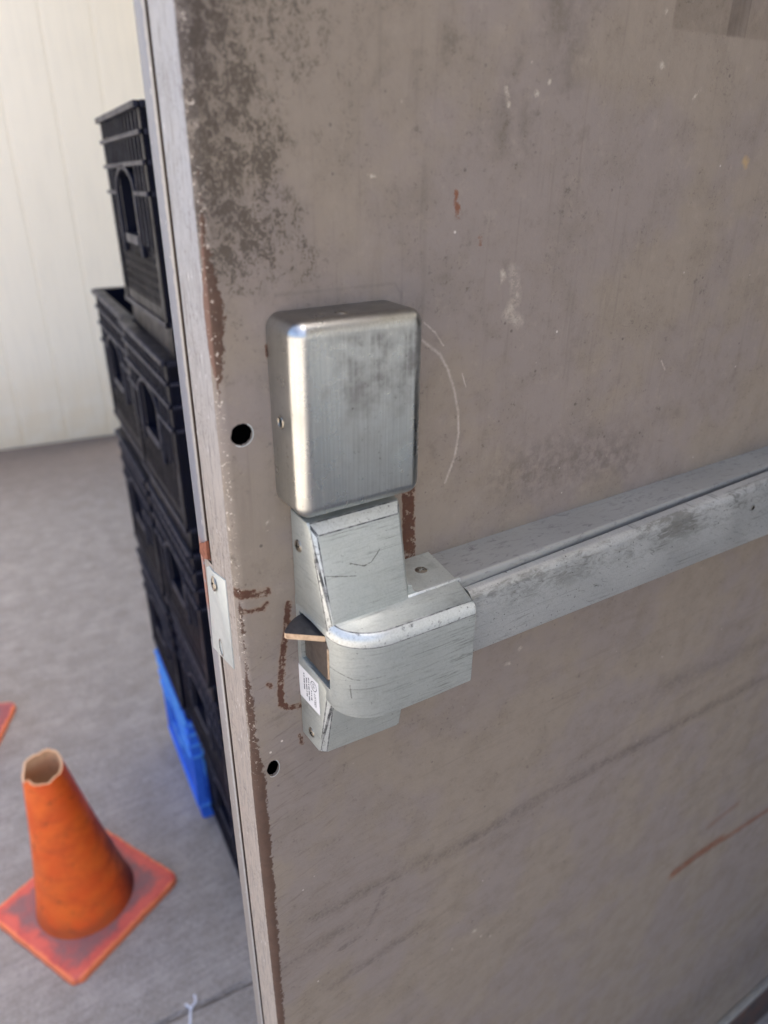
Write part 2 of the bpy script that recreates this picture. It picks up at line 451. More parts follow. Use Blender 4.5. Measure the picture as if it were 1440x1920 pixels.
def mat_door(zx, zz):
    """one paint; each quarter of the sheet only carries the marks that fall on it, to keep the shader light"""
    LEFT, UPPER = zx < 0.14, zz > 1.20
    M = Mat('door_paint', 0.5, spec=0.45)
    def inzone(pts, mg):
        xs, zs = [q[0] for q in pts], [q[1] for q in pts]
        okx = min(xs) - mg < 0.14 if LEFT else max(xs) + mg > 0.14
        okz = max(zs) + mg > 1.20 if UPPER else min(zs) - mg < 1.20
        return okx and okz
    M.inzone = inzone
    p = M.pos()
    x, y, z = M.sep(p)
    P0 = M.comb(x, 0.0, z)
    big = M.noise(p, 9, 4, 0.6)
    mid = M.noise(p, 34, 5, 0.65)
    n1 = M.noise(p, 130, 4, 0.7)
    fine = M.noise(p, 420, 3, 0.7)
    spl = M.noise(M.add(p, (2, 5, 8)), 75, 5, 0.72)
    vert = M.noise(M.scale(p, (170, 170, 10)), 1.0, 4, 0.65, 0.8) if UPPER else None
    horz = M.noise(M.add(M.scale(p, (9, 9, 150)), (5, 0, 0)), 1.0, 5, 0.7, 1.2) if not UPPER else None
    # base paint: olive taupe drifting to mauve
    c = M.mix(M.ss(big, 0.44, 0.56), lin(150, 139, 125), lin(146, 136, 128))
    c = M.mix(M.ss(mid, 0.42, 0.72, 0, 0.45), c, lin(128, 118, 104))
    c = M.mix(M.ss(spl, 0.52, 0.74, 0, 0.42 if UPPER else 0.28), c, lin(112, 102, 90))
    c = M.mix(M.ss(spl, 0.46, 0.30, 0, 0.32 if UPPER else 0.2), c, lin(170, 158, 143))
    c = M.mix(M.math('MULTIPLY', M.ss(fine, .56, .70, 0, .5), M.ss(mid, .4, .6)), c, lin(96, 87, 76))
    if UPPER:
        c = M.mix(M.math('MULTIPLY', M.ss(vert, 0.52, 0.78, 0, 0.36), M.ss(z, 1.20, 1.32)), c, lin(112, 103, 92))
    else:
        lo = M.ss(z, 1.20, 1.08)
        c = M.mix(M.math('MULTIPLY', M.ss(horz, 0.50, 0.78, 0, 0.5), lo), c, lin(118, 107, 94))
        # short brushed scuffs where things drag past the free edge
        if LEFT:
            sq = M.comb(M.math('ADD', M.math('MULTIPLY', x, 40), M.math('MULTIPLY', z, 12)), 0.0, M.math('ADD', M.math('MULTIPLY', z, 420), M.math('MULTIPLY', x, -120)))
            c = M.mix(M.math('MULTIPLY', M.ss(M.noise(sq, 1.0, 4, .7, .5), .54, .72, 0, .6), M.ss(x, 0.09, 0.02)), c, lin(104, 92, 80))
    # oily grime where hands push the free edge, upper corner
    if UPPER and LEFT:
        warp = M.math('MULTIPLY', M.math('SUBTRACT', M.noise(p, 30, 5, .6), 0.5), 0.085)
        gx = M.math('ADD', x, warp)
        gm = M.math('MULTIPLY', M.ss(gx, 0.008, 0.068, 1, 0), M.ss(z, 1.350, 1.40))
        gm2 = M.math('MULTIPLY', M.ss(gx, 0.02, 0.13, 1, 0), M.ss(z, 1.41, 1.47))
        gm = M.math('MAXIMUM', gm, M.math('MULTIPLY', gm2, 0.6))
        fl = M.noise(M.scale(p, (430, 430, 330)), 1.0, 4, 0.68, 2.0)
        fl2 = M.noise(M.scale(p, (120, 120, 105)), 1.0, 5, 0.7, 0.8)
        tot = M.math('ADD', M.math('MULTIPLY', fl, 0.5), M.math('MULTIPLY', fl2, 0.5))
        flake = M.ss(M.math('ADD', tot, M.math('MULTIPLY', gm, 0.10)), 0.562, 0.618)
        flake = M.math('MULTIPLY', flake, M.ss(M.math('ADD', gm, M.math('MULTIPLY', M.math('SUBTRACT', mid, .5), 1.3)), 0.10, 0.6))
        c = M.mix(M.math('MULTIPLY', M.math('MULTIPLY', gm, M.ss(fl2, .3, .65, .3, 1)), 0.36), c, lin(106, 94, 78))
        c = M.mix(M.math('MULTIPLY', flake, 0.76), c, lin(74, 65, 54))
        edge_d = M.math('MULTIPLY', M.ss(M.math('ADD', x, M.math('MULTIPLY', warp, .35)), 0.003, 0.024, 1, 0), M.ss(z, 1.375, 1.43))
        c = M.mix(M.math('MULTIPLY', edge_d, M.ss(M.math('ADD', M.math('MULTIPLY', mid, .5), M.math('MULTIPLY', fl, .5)), .38, .64, .1, .8)), c, lin(66, 56, 49))
    # soft dark clouding above the touch bar
    cl = M.strokes(P0, [([(0.168, 1.257), (0.228, 1.258), (0.262, 1.25)], 0.014, 0.03)], M.math('MULTIPLY', M.math('SUBTRACT', mid, .5), 0.04))
    c = M.mix(M.math('MULTIPLY', M.math('MULTIPLY', cl, M.ss(n1, 0.35, 0.65)), 0.6), c, lin(92, 82, 76))
    # dark old stains, water runs, scuffs
    nz = M.math('MULTIPLY', M.math('SUBTRACT', n1, 0.5), 0.030)
    nzs = M.math('MULTIPLY', M.math('SUBTRACT', M.noise(p, 300, 4, 0.7), 0.5), 0.006)
    dark = M.strokes(P0, [
        ([(0.168, 1.492), (0.176, 1.472), (0.183, 1.459)], 0.011, 0.012),
        ([(0.145, 1.452), (0.1438, 1.425)], 0.004, 0.008),
        ([(0.155, 1.444), (0.1568, 1.431)], 0.004, 0.006),
        ([(0.082, 1.460), (0.079, 1.448)], 0.003, 0.006),
        ([(0.110, 1.467), (0.1105, 1.456)], 0.003, 0.006)], nz)
    c = M.mix(M.math('MULTIPLY', M.math('MULTIPLY', dark, M.ss(M.math('ADD', M.math('MULTIPLY', spl, .5), M.math('MULTIPLY', n1, .5)), .40, .60, .15, 1)), 0.48), c, lin(98, 90, 78))
    nzh = M.math('MULTIPLY', M.math('SUBTRACT', spl if UPPER else horz, 0.5), 0.03)
    smear = M.strokes(P0, [
        ([(0.121, 0.966), (0.282, 0.967), (0.46, 0.958), (0.62, 0.95)], 0.005, 0.009),
        ([(0.03, 0.977), (0.12, 0.972)], 0.004, 0.01),
        ([(0.0854, 0.966), (0.0714, 0.9347), (0.050, 0.930)], 0.0022, 0.004),
        ([(0.004, 0.945), (0.05, 0.95)], 0.005, 0.012),
        ([(0.36, 1.02), (0.62, 1.0)], 0.004, 0.026),
        ([(0.04, 0.895), (0.12, 0.9)], 0.002, 0.008),
        ([(0.55, 0.32), (1.1, 0.34)], 0.03, 0.1)], nzh)
    c = M.mix(M.math('MULTIPLY', M.math('MULTIPLY', smear, M.ss(M.math('ADD', M.math('MULTIPLY', n1, .5), M.math('MULTIPLY', fine, .5)), .40, .58, .15, 1)), 0.58), c, lin(90, 80, 71))
    # clean ghost of an earlier, larger cover
    ghost = M.strokes(P0, [([(0.029, 1.3705), (0.087, 1.3705), (0.0905, 1.366), (0.0905, 1.35)], 0.0006, 0.0012)], M.math('MULTIPLY', M.math('SUBTRACT', n1, .5), 0.003))
    c = M.mix(M.math('MULTIPLY', ghost, 0.3), c, lin(112, 104, 96))
    # tape residue, top right
    if UPPER and not LEFT:
        tape = M.math('MULTIPLY', M.ss(z, 1.4765, 1.4785), M.ss(x, 0.2455, 0.247))
        tape2 = M.math('MULTIPLY', tape, M.math('MULTIPLY', M.ss(x, 0.2885, 0.2895), M.ss(x, 0.3055, 0.3045)))
        c = M.mix(M.math('MULTIPLY', tape, M.ss(spl, .3, .7, .16, .42)), c, lin(104, 92, 78))
        c = M.mix(M.math('MULTIPLY', tape2, M.ss(vert, .3, .7, .25, .6)), c, lin(88, 79, 72))
    # specks, flecks
    spk = M.ss(M.vor(p, 150), 0.16, 0.09)
    spk = M.math('MULTIPLY', spk, M.ss(M.noise(M.add(p, (4, 4, 4)), 60, 3), 0.55, 0.66))
    c = M.mix(M.math('MULTIPLY', spk, 0.7), c, lin(80, 72, 66))
    wsp = M.math('MULTIPLY', M.ss(M.vor(M.add(p, (0.31, 0, 0.17)), 95), 0.085, 0.05), M.ss(M.noise(M.add(p, (7, 1, 4)), 40, 3), 0.58, 0.66))
    c = M.mix(wsp, c, lin(216, 208, 196))
    # hairline scratches
    q = M.comb(M.math('ADD', M.math('MULTIPLY', x, 46), M.math('MULTIPLY', z, 20)), 0.0, M.math('ADD', M.math('MULTIPLY', z, 900), M.math('MULTIPLY', x, -350)))
    hs = M.math('MULTIPLY', M.ss(M.noise(q, 1.0, 2, 0.5, 0.2), 0.72, 0.77), M.ss(M.noise(p, 21, 3), 0.55, 0.65))
    c = M.mix(M.math('MULTIPLY', hs, 0.5), c, lin(110, 101, 92))
    # drag scratches, dark
    sq2 = M.comb(M.math('ADD', M.math('MULTIPLY', x, 30), M.math('MULTIPLY', z, -18)), 0.0, M.math('ADD', M.math('MULTIPLY', z, 700), M.math('MULTIPLY', x, 160)))
    c = M.mix(M.math('MULTIPLY', M.math('MULTIPLY', M.ss(M.noise(sq2, 1.0, 2, .5, .3), .68, .75), M.ss(M.noise(M.add(p, (3, 3, 9)), 17, 3), .54, .66)), .55), c, lin(92, 83, 74))
    blot = M.math('MULTIPLY', M.ss(M.noise(M.add(p, (6, 2, 2)), 120, 5, .78), .58, .67), M.ss(mid, .42, .60))
    c = M.mix(M.math('MULTIPLY', blot, .6), c, lin(84, 75, 66))
    # pale swing scratches round the cover
    nza = M.math('MULTIPLY', M.math('SUBTRACT', M.noise(p, 700, 3), 0.5), 0.0016)
    arc = M.strokes(P0, [
        ([(0.103, 1.3432), (0.1138, 1.3352), (0.1190, 1.327), (0.1236, 1.316), (0.1268, 1.304), (0.1280, 1.292), (0.1262, 1.279), (0.1207, 1.2655)], 0.0006, 0.0011),
        ([(0.1037, 1.3515), (0.1105, 1.346), (0.1155, 1.3393)], 0.0003, 0.0008),
        ([(0.128, 1.3237), (0.1310, 1.3164)], 0.0003, 0.0006),
        ([(0.2835, 1.309), (0.2885, 1.303)], 0.0004, 0.001)], nza)
    c = M.mix(M.math('MULTIPLY', arc, M.ss(n1, .3, .6, .35, 1)), c, lin(188, 178, 166))
    white = M.strokes(P0, [
        ([(0.1495, 1.3705), (0.1505, 1.3675)], 0.0012, 0.002), ([(0.1565, 1.371), (0.1600, 1.358), (0.155, 1.350), (0.163, 1.346)], 0.0014, 0.006),
        ([(0.1575, 1.4585)], 0.0006, 0.0008), ([(0.1440, 1.4475), (0.146, 1.4425)], 0.0010, 0.0015),
        ([(0.1620, 1.4470)], 0.0012, 0.0015), ([(0.1690, 1.452)], 0.0009, 0.001), ([(0.2405, 1.484)], 0.0009, 0.001),
        ([(0.2435, 1.462)], 0.0014, 0.002), ([(0.2715, 1.449), (0.276, 1.453)], 0.0006, 0.001),
        ([(0.0735, 1.4145), (0.0763, 1.4140)], 0.0005, 0.0006), ([(0.0895, 1.441)], 0.0006, 0.0008),
        ([(0.1737, 0.8498)], 0.002, 0.002), ([(0.1816, 0.8365)], 0.0012, 0.001), ([(0.1922, 0.8279)], 0.0012, 0.001),
        ([(0.1501, 0.845)], 0.0015, 0.0015), ([(0.1898, 1.1295)], 0.0012, 0.002), ([(0.1816, 1.1197), (0.178, 1.121)], 0.0008, 0.002),
        ([(0.018, 1.269), (0.0188, 1.2695)], 0.0007, 0.0006), ([(0.0175, 1.265)], 0.0004, 0.0005), ([(0.0275, 1.269)], 0.0005, 0.0005)], nzs)
    c = M.mix(M.math('MULTIPLY', M.math('MULTIPLY', white, M.ss(M.math('ADD', M.math('MULTIPLY', n1, .5), M.math('MULTIPLY', fine, .5)), .42, .54, .1, 1)), 0.72), c, lin(206, 196, 178))
    c = M.mix(M.math('MULTIPLY', M.strokes(P0, [([(0.327, 1.4194), (0.3285, 1.4186)], 0.0022, 0.003)], nzs), 0.7), c, lin(190, 160, 110))
    rust, br = 0.0, 0.0
    # rust: the outline of an earlier strike and runs of primer
    nzr = M.math('MULTIPLY', M.math('SUBTRACT', M.noise(p, 330, 5, 0.75), 0.5), 0.0055)
    rust = M.strokes(P0, [
        ([(-0.002, 1.2362), (0.0045, 1.2345), (0.0150, 1.2325)], 0.0026, 0.0012),
        ([(0.003, 1.2252), (0.0120, 1.2238), (0.0150, 1.2262)], 0.0014, 0.0014),
        ([(0.0262, 1.222), (0.0240, 1.206), (0.0208, 1.190), (0.0186, 1.1700), (0.0186, 1.1615), (0.0225, 1.1570), (0.030, 1.1555)], 0.0019, 0.001),
        ([(0.0968, 1.275), (0.0972, 1.262), (0.0985, 1.225)], 0.0042, 0.001),
        ([(0.0125, 1.1775), (0.0135, 1.1755)], 0.0014, 0.001), ([(0.0282, 1.1355), (0.0290, 1.128)], 0.0011, 0.001),
        ([(0.0235, 1.3505), (0.0238, 1.3465)], 0.0008, 0.0006)], nzr)
    rc = M.mix(M.noise(p, 240, 5, 0.7), lin(54, 29, 16), lin(104, 60, 36))
    if not isinstance(rust, float): rust = M.math('MULTIPLY', rust, M.ss(M.math('ADD', M.math('MULTIPLY', n1, .6), M.math('MULTIPLY', fine, .4)), .36, .48, .25, 1))
    rim = M.math('MULTIPLY', rust, M.math('SUBTRACT', 1.0, rust))
    c = M.mix(M.math('MULTIPLY', rust, 0.92), c, rc)
    c = M.mix(M.math('MULTIPLY', rim, 1.5), c, lin(178, 160, 140))
    orr = M.strokes(P0, [
        ([(0.1193, 1.4072), (0.1192, 1.403), (0.1208, 1.3985)], 0.0011, 0.0010), ([(0.134, 1.3873), (0.1345, 1.3850)], 0.0007, 0.0008),
        ([(0.72, 0.695), (0.64, 0.705), (0.55, 0.712)], 0.0034, 0.007), ([(0.545, 0.716), (0.50, 0.719), (0.462, 0.716)], 0.0062, 0.009),
        ([(0.56, 0.765), (0.51, 0.76)], 0.0005, 0.012)], M.math('MULTIPLY', nzr, 1.6))
    if not isinstance(orr, float): orr = M.math('MULTIPLY', orr, M.ss(M.math('ADD', M.math('MULTIPLY', n1, .6), M.math('MULTIPLY', spl, .4)), .36, .52, .45, 1))
    c = M.mix(M.math('MULTIPLY', orr, 0.85), c, lin(126, 74, 44))
    c = M.mix(1.0, c, (0.87, 0.855, 0.84, 1), 'MULTIPLY')
    if LEFT:
        # grey return edge of the leaf and the chipped arris with brown steel
        en = M.math('MULTIPLY', M.math('SUBTRACT', M.noise(p, 260, 5, 0.75), 0.5), 0.010)
        yy = M.math('SUBTRACT', y, 0.0)
        edge_c = M.mix(M.ss(z, 1.22, 1.42), lin(168, 158, 147), lin(162, 164, 168))
        es = M.noise(M.scale(p, (300, 420, 60)), 1.0, 4, 0.7, 1.0)
        edge_c = M.mix(M.ss(es, 0.46, 0.66, 0, 0.7), edge_c, lin(118, 115, 114))
        edge_c = M.mix(M.math('MULTIPLY', M.ss(fine, .52, .66, 0, .6), M.ss(mid, .4, .6)), edge_c, lin(96, 88, 80))
        edge_c = M.mix(M.ss(M.noise(M.add(M.scale(p, (500, 700, 120)), (3, 3, 3)), 1.0, 3), 0.66, 0.72, 0, 0.8), edge_c, lin(236, 236, 236))
        em = M.ss(M.math('ADD', yy, M.math('MULTIPLY', en, 0.15)), 0.0030, 0.0042)
        c = M.mix(em, c, edge_c)
        wid = M.curve(z, 0.0, 1.6, [(0.0, .40), (0.90, .42), (1.00, .55), (1.112, .62), (1.125, .50), (1.15, .30), (1.17, .40), (1.185, .22), (1.20, .14), (1.225, .22), (1.24, .14), (1.30, .10), (1.335, .16), (1.35, .50), (1.368, .66), (1.378, .40), (1.41, .14), (1.44, .10), (1.6, .08)])
        wd = M.math('MULTIPLY', wid, 0.0105)
        s_ = M.math('ADD', M.math('ADD', x, en), -0.0)
        front = M.ss(M.math('SUBTRACT', wd, s_), -0.0003, 0.0006)
        side = M.ss(M.math('ADD', y, M.math('MULTIPLY', en, 0.28)), M.math('MULTIPLY', wd, 0.78), M.math('SUBTRACT', M.math('MULTIPLY', wd, 0.78), 0.0008))
        br = M.math('MULTIPLY', front, side)
        bc = M.mix(M.noise(p, 190, 4, .7), lin(54, 38, 29), lin(98, 71, 55))
        cop = M.math('MULTIPLY', M.ss(z, 1.30, 1.34), M.ss(x, 0.0016, 0.0007))
        bc = M.mix(M.math('MULTIPLY', cop, 0.7), bc, lin(138, 106, 90))
        c = M.mix(M.math('MULTIPLY', br, 0.93), c, bc)
        # bright nicks along the arris
        nk = M.math('MULTIPLY', M.ss(M.noise(p, 600, 3, 0.7), 0.60, 0.66), M.math('MULTIPLY', M.ss(x, 0.0042, 0.002), M.ss(z, 1.1, 1.16)))
        nk = M.math('MULTIPLY', nk, M.ss(y, 0.0042, 0.003))
        c = M.mix(M.math('MULTIPLY', nk, .85), c, lin(220, 208, 190))
    # grimy rusted foot below the drip strip
    foot = 0.0 if UPPER else M.ss(M.math('ADD', z, M.math('MULTIPLY', M.math('SUBTRACT', mid, .5), 0.02)), 0.175, 0.165)
    c = M.mix(foot, c, M.mix(M.ss(mid, .4, .65), lin(58, 54, 52), lin(104, 72, 58)))
    rough = M.math('ADD', M.ss(mid, 0.3, 0.7, 0.46, 0.6), M.math('MULTIPLY', M.math('MAXIMUM', rust, br), 0.3), clamp=True)
    h = M.noise(p, 240, 5, 0.7)
    nrm = M.bump(h, 0.42, 0.0007)
    nrm = M.bump(M.noise(p, 12, 3), 0.25, 0.004, nrm)
    return M.out(c, rough, nrm)
def mat_back_edge():
    M = Mat('back_skin_metal', 0.42, 0.25)
    p = M.pos()
    x, y, z = M.sep(p)
    c = M.mix(M.ss(z, 1.05, 1.30), lin(142, 137, 131), lin(126, 132, 146))
    c = M.mix(M.ss(M.math('ADD', y, M.math('MULTIPLY', M.math('SUBTRACT', M.noise(p, 200, 4), .5), .006)), 0.0410, 0.0385), c, lin(168, 167, 165))
    c = M.mix(M.ss(M.noise(M.scale(p, (300, 420, 80)), 1.0, 4, .7), .55, .72, 0, .5), c, lin(136, 136, 140))
    c = M.mix(M.ss(M.noise(M.add(M.scale(p, (500, 700, 150)), (3, 3, 3)), 1.0, 3), 0.68, 0.73, 0, 0.9), c, lin(240, 240, 240))
    r = M.math('MULTIPLY', M.math('MULTIPLY', M.ss(z, 1.195, 1.208), M.ss(z, 1.247, 1.240)), M.ss(M.noise(p, 220, 4), .3, .45))
    c = M.mix(M.math('MULTIPLY', r, .85), c, lin(150, 100, 82))
    # seam wall painted dark for the gap's shade, browned as grime and rust
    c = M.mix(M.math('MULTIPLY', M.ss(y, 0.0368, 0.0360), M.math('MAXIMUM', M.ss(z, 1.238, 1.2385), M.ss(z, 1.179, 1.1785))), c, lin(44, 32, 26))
    return M.out(c, 0.42, M.bump(M.noise(p, 500, 3), 0.1, 0.0003))
def mat_crate(name, a, b, rough=0.34):
    M = Mat(name, rough, spec=0.2)
    p = M.obj()
    f = M.noise(p, 30, 5, 0.65)
    c = M.mix(M.ss(f, 0.35, 0.7), a, b)
    sc = M.ss(M.noise(M.scale(p, (150, 150, 30)), 1.0, 4, .65, 1), .6, .72, 0, .3)
    c = M.mix(sc, c, tuple(min(1, v * 2.2 + 0.02) for v in a[:3]) + (1,))
    # proud ribs painted paler to stand in for edge highlights, broken like scuffs
    y = M.sep(p)[1]
    rib = M.math('MULTIPLY', M.ss(y, -0.0025, -0.0045), M.ss(M.noise(p, 45, 4, .7), .3, .6, .35, 1))
    c = M.mix(M.math('MULTIPLY', rib, 0.55), c, tuple(min(1, v * 3.0 + 0.045) for v in a[:3]) + (1,))
    return M.out(c, M.ss(f, 0.3, 0.7, rough, rough + 0.2), M.bump(f, 0.1, 0.001))
def mat_cone(name, a, b, dirt, inside=False):
    M = Mat(name, 0.5, spec=0.4)
    p = M.obj()
    x, y, z = M.sep(p)
    f = M.noise(p, 16, 5, 0.65)
    g = M.noise(M.scale(p, (16, 16, 26)), 1.0, 5, 0.6, 0.3)
    c = M.mix(M.ss(f, 0.35, 0.68), a, b)
    c = M.mix(M.ss(g, 0.38, 0.8, 0, 0.5), c, dirt)
    c = M.mix(M.math('MULTIPLY', M.ss(M.noise(p, 40, 5, .62), .56, .80), .5), c, lin(110, 50, 30))
    c = M.mix(M.math('MULTIPLY', M.ss(M.math('ADD', z, M.math('MULTIPLY', M.math('SUBTRACT', f, .5), .12)), 0.07, 0.02), 0.5), c, lin(104, 60, 48))
    # shaded flank put into the colour: dark purple on the side away from light
    fl = M.math('MULTIPLY', M.ss(M.math('ADD', x, M.math('MULTIPLY', M.math('SUBTRACT', f, .5), .09)), 0.02, 0.075), M.ss(z, 0.36, 0.16))
    c = M.mix(M.math('MULTIPLY', fl, 0.8), c, lin(62, 26, 36))
    return M.out(c, M.ss(f, .3, .7, .42, .6), M.bump(g, .15, .002))
def mat_cone_base(name, a, b, grey):
    M = Mat(name, 0.55, spec=0.4)
    p = M.obj()
    x, y, z = M.sep(p)
    f = M.noise(p, 22, 5, 0.65)
    r = M.math('MAXIMUM', M.math('ABSOLUTE', x), M.math('ABSOLUTE', y))
    rr = M.math('ADD', r, M.math('MULTIPLY', M.math('SUBTRACT', f, 0.5), 0.07))
    c = M.mix(M.ss(f, .35, .65), a, b)
    c = M.mix(M.math('MULTIPLY', M.ss(rr, 0.122, 0.100, 0, 0.8), M.ss(M.noise(p, 40, 4, .7), .25, .6, .5, 1)), c, grey)
    c = M.mix(M.ss(M.math('ADD', r, M.math('MULTIPLY', M.math('SUBTRACT', M.noise(p, 90, 3), .5), .012)), 0.1275, 0.1315), c, lin(236, 128, 84))
    c = M.mix(M.ss(M.noise(p, 70, 4, .7), .58, .7, 0, .4), c, lin(110, 60, 66))
    return M.out(c, .55, M.bump(f, .2, .002))

CONC = mat_concrete()
SIDING = mat_siding()
DOORS = [mat_door(0.0, 1.6), mat_door(0.5, 1.6), mat_door(0.0, 0.5), mat_door(0.5, 0.5)]
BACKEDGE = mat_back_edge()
CAST = mat_cast()
CASTEDGE = mat_cast('worn_cast_edge', True)
CREASE = mat_plain('cast_crease_dark', lin(150, 152, 150), 0.45, 0.4, 260, 0.9, lin(70, 72, 72))
STEEL = mat_brushed()
BAR = mat_bar()
CHANNEL = mat_bar(True)
DARKMETAL = mat_plain('dark_oiled_steel', lin(104, 102, 104), 0.40, 0.75, 220, 0.4)
BRONZE = mat_plain('latch_bronze', lin(112, 104, 98), 0.42, 0.75, 200, 0.35)
BRASS = mat_plain('worn_latch_edge', lin(206, 182, 154), 0.38, 0.5, 320, 0.4, lin(150, 122, 98))
SCREW = mat_plain('screw_steel', lin(170, 166, 156), 0.3, 1.0, 300, 0.25, lin(90, 80, 70))
PLATE = mat_plain('zinc_plate', lin(196, 203, 200), 0.42, 0.4, 90, 0.2, lin(160, 168, 166))
BLACKHOLE = mat_plain('dark_interior', lin(30, 27, 25), 0.9, 0, 30, 0.1)
RUST = mat_plain('rusted_steel', lin(150, 92, 68), 0.85, 0, 220, 0.35, lin(70, 40, 30), 0.4)
PAPER = mat_plain('label_paper', lin(238, 238, 236), 0.5, 0, 60, 0.05, lin(210, 210, 205))
INK = mat_plain('label_ink', lin(38, 38, 42), 0.6, 0, 60, 0.05)
BLACKCRATE = mat_crate('black_crate_plastic', lin(13, 17, 34), lin(8, 11, 23))
BLUECRATE = mat_crate('blue_crate_plastic', lin(66, 124, 236), lin(54, 108, 222), 0.4)
STRIP = mat_plain('drip_strip_metal', lin(170, 168, 160), 0.5, 0.4, 60, 0.2)
TIE = mat_plain('clear_tie_plastic', lin(214, 218, 228), 0.3, 0, 100, 0.1)
ROOFM = mat_plain('roof_edge_metal', lin(120, 116, 108), 0.6, 0.2, 6, 0.2)
FRAMEM = mat_plain('frame_paint', lin(140, 130, 120), 0.5, 0, 12, 0.2)
INTERIOR = mat_plain('interior_wall_paint', lin(120, 112, 104), 0.7, 0, 6, 0.2)

# ------------------------------------------------------------------ ground
def ground():
    """two pours of concrete with a tooled joint between them"""
    a = Vector((0.1487, 0.5642)); d = (a - Vector((-0.0206, 0.5814))).normalized()
    n = Vector((-d.y, d.x))
    if n.y < 0: n = -n
    w, dep, L = 0.004, 0.012, 120
    bm = bmesh.new()
    prof = [(-L, 0), (-w * 1.9, 0), (-w * 0.7, -dep * .5), (0, -dep), (w * 0.7, -dep * .5), (w * 1.9, 0), (L, 0)]
    # finer spans along the joint so its lips wander like a worn edge
    ts = [-L, -1.5] + [-1.5 + 0.02 * i for i in range(1, 150)] + [1.5, L]
    rows = []
    for t in ts:
        row = []
        for i, (s, z) in enumerate(prof):
            j = 0 if i in (0, 6) else random.uniform(-0.0016, 0.0016)
            q = a + d * t + n * (s + j)
            row.append(bm.verts.new((q.x, q.y, z)))
        rows.append(row)
    for r0, r1 in zip(rows, rows[1:]):
        for i in range(len(prof) - 1):
            bm.faces.new((r0[i], r0[i + 1], r1[i + 1], r1[i]))
    o = from_bm('ground', bm, CONC)
    if o.data.polygons[0].normal.z < 0:
        o.data.flip_normals()
    tag(o, kind='structure')
ground()

# ------------------------------------------------------------------ grooved cream wall at the back
WA = Vector((0.1196, 3.8008)); WB = Vector((0.6911, 3.7327))
wd = (WB - WA).normalized()
wn_ = Vector((wd.y, -wd.x))            # faces the camera
wall = empty('siding_wall', (WA.x, WA.y, 0), math.atan2(wd.y, wd.x))
tag(wall, 'tall cream wall of grooved vertical boards behind the crate stacks', 'wall', kind='thing')
HW = 4.2
def board_wall(parent, u0, u1, z0, z1, first, pitch, thick=0.010, gap=0.006):
    """boards with shiplap grooves: local x along the wall, front face at y=0"""
    u = first
    while u > u0: u -= pitch
    cache = {}
    while u < u1:
        a, b = max(u, u0), min(u + pitch, u1)
        wdt = round(b - a - gap, 4)
        if wdt > 0.01:
            if wdt not in cache:
                bm = bmesh.new()
                prism(bm, [(0, thick), (0, 0.004), (0.005, 0), (wdt - 0.005, 0), (wdt, 0.004), (wdt, thick)], 2, z0, z1)
                bmesh.ops.recalc_face_normals(bm, faces=bm.faces[:])
                me = bpy.data.meshes.new('board'); bm.to_mesh(me); bm.free()
                me.materials.append(SIDING)
                cache[wdt] = me
            o = bpy.data.objects.new('board', cache[wdt])
            o.location = (a, 0, 0); o.parent = parent
            COL.objects.link(o)
        u += pitch
board_wall(wall, -3.6, 1.02, 0.012, HW, 0.345, 0.2165)
bm = bmesh.new(); box(bm, -3.6, 1.02, 0.0045, 0.14, 0.0, HW)
from_bm('wall_core', bm, SIDING, wall)

# ------------------------------------------------------------------ building on the hinge side
bld = empty('warehouse_building', (1.30, 0, 0))
tag(bld, 'cream sided building that the open steel door is hinged on', 'building', kind='thing')
def bpart(name, boxes, mt, parent=bld):
    bm = bmesh.new()
    for q in boxes: box(bm, *q)
    return from_bm(name, bm, mt, parent)
# local x 0 = outer face of the wall, doorway y -1.22..-0.08
bpart('wall', [(0, .2, -9, -1.22, 0, HW), (0, .2, -.08, 3.55, 0, HW), (0, .2, -1.22, -.08, 2.2, HW)], SIDING)
bpart('back_wall', [(4.6, 4.8, -9, 3.55, 0, HW)], INTERIOR)
bpart('end_wall', [(.2, 4.6, -9, -8.8, 0, HW)], INTERIOR)
bpart('end_wall', [(.2, 4.6, 3.35, 3.55, 0, HW)], INTERIOR)
bpart('roof', [(-.35, 5.0, -9.2, 3.7, HW, HW + .12)], ROOFM)
bpart('unseen_canopy', [(-.58, -.001, -9, 3.6, 2.9, 3.0)], ROOFM)  # out of view, added and sized to cut sky light from overhead
bpart('ceiling', [(.2, 4.6, -8.8, 3.35, 2.9, 2.95)], INTERIOR)
bpart('door_frame', [(-.012, .15, -1.22, -1.17, 0, 2.2), (-.012, .15, -.10, -.08, 0, 2.2), (-.012, .15, -1.17, -.10, 2.15, 2.2)], FRAMEM)
for k in range(3):
    bm = bmesh.new()
    z = 0.25 + k * 0.8
    t = cyl_bm(0.009, z, z + 0.115, 2, (-0.035, -0.055), 14)
    merge(bm, t)
    box(bm, -.028, -.0121, -.085, -.052, z, z + .115)
    from_bm('hinge', bm, SCREW, bld, 40)

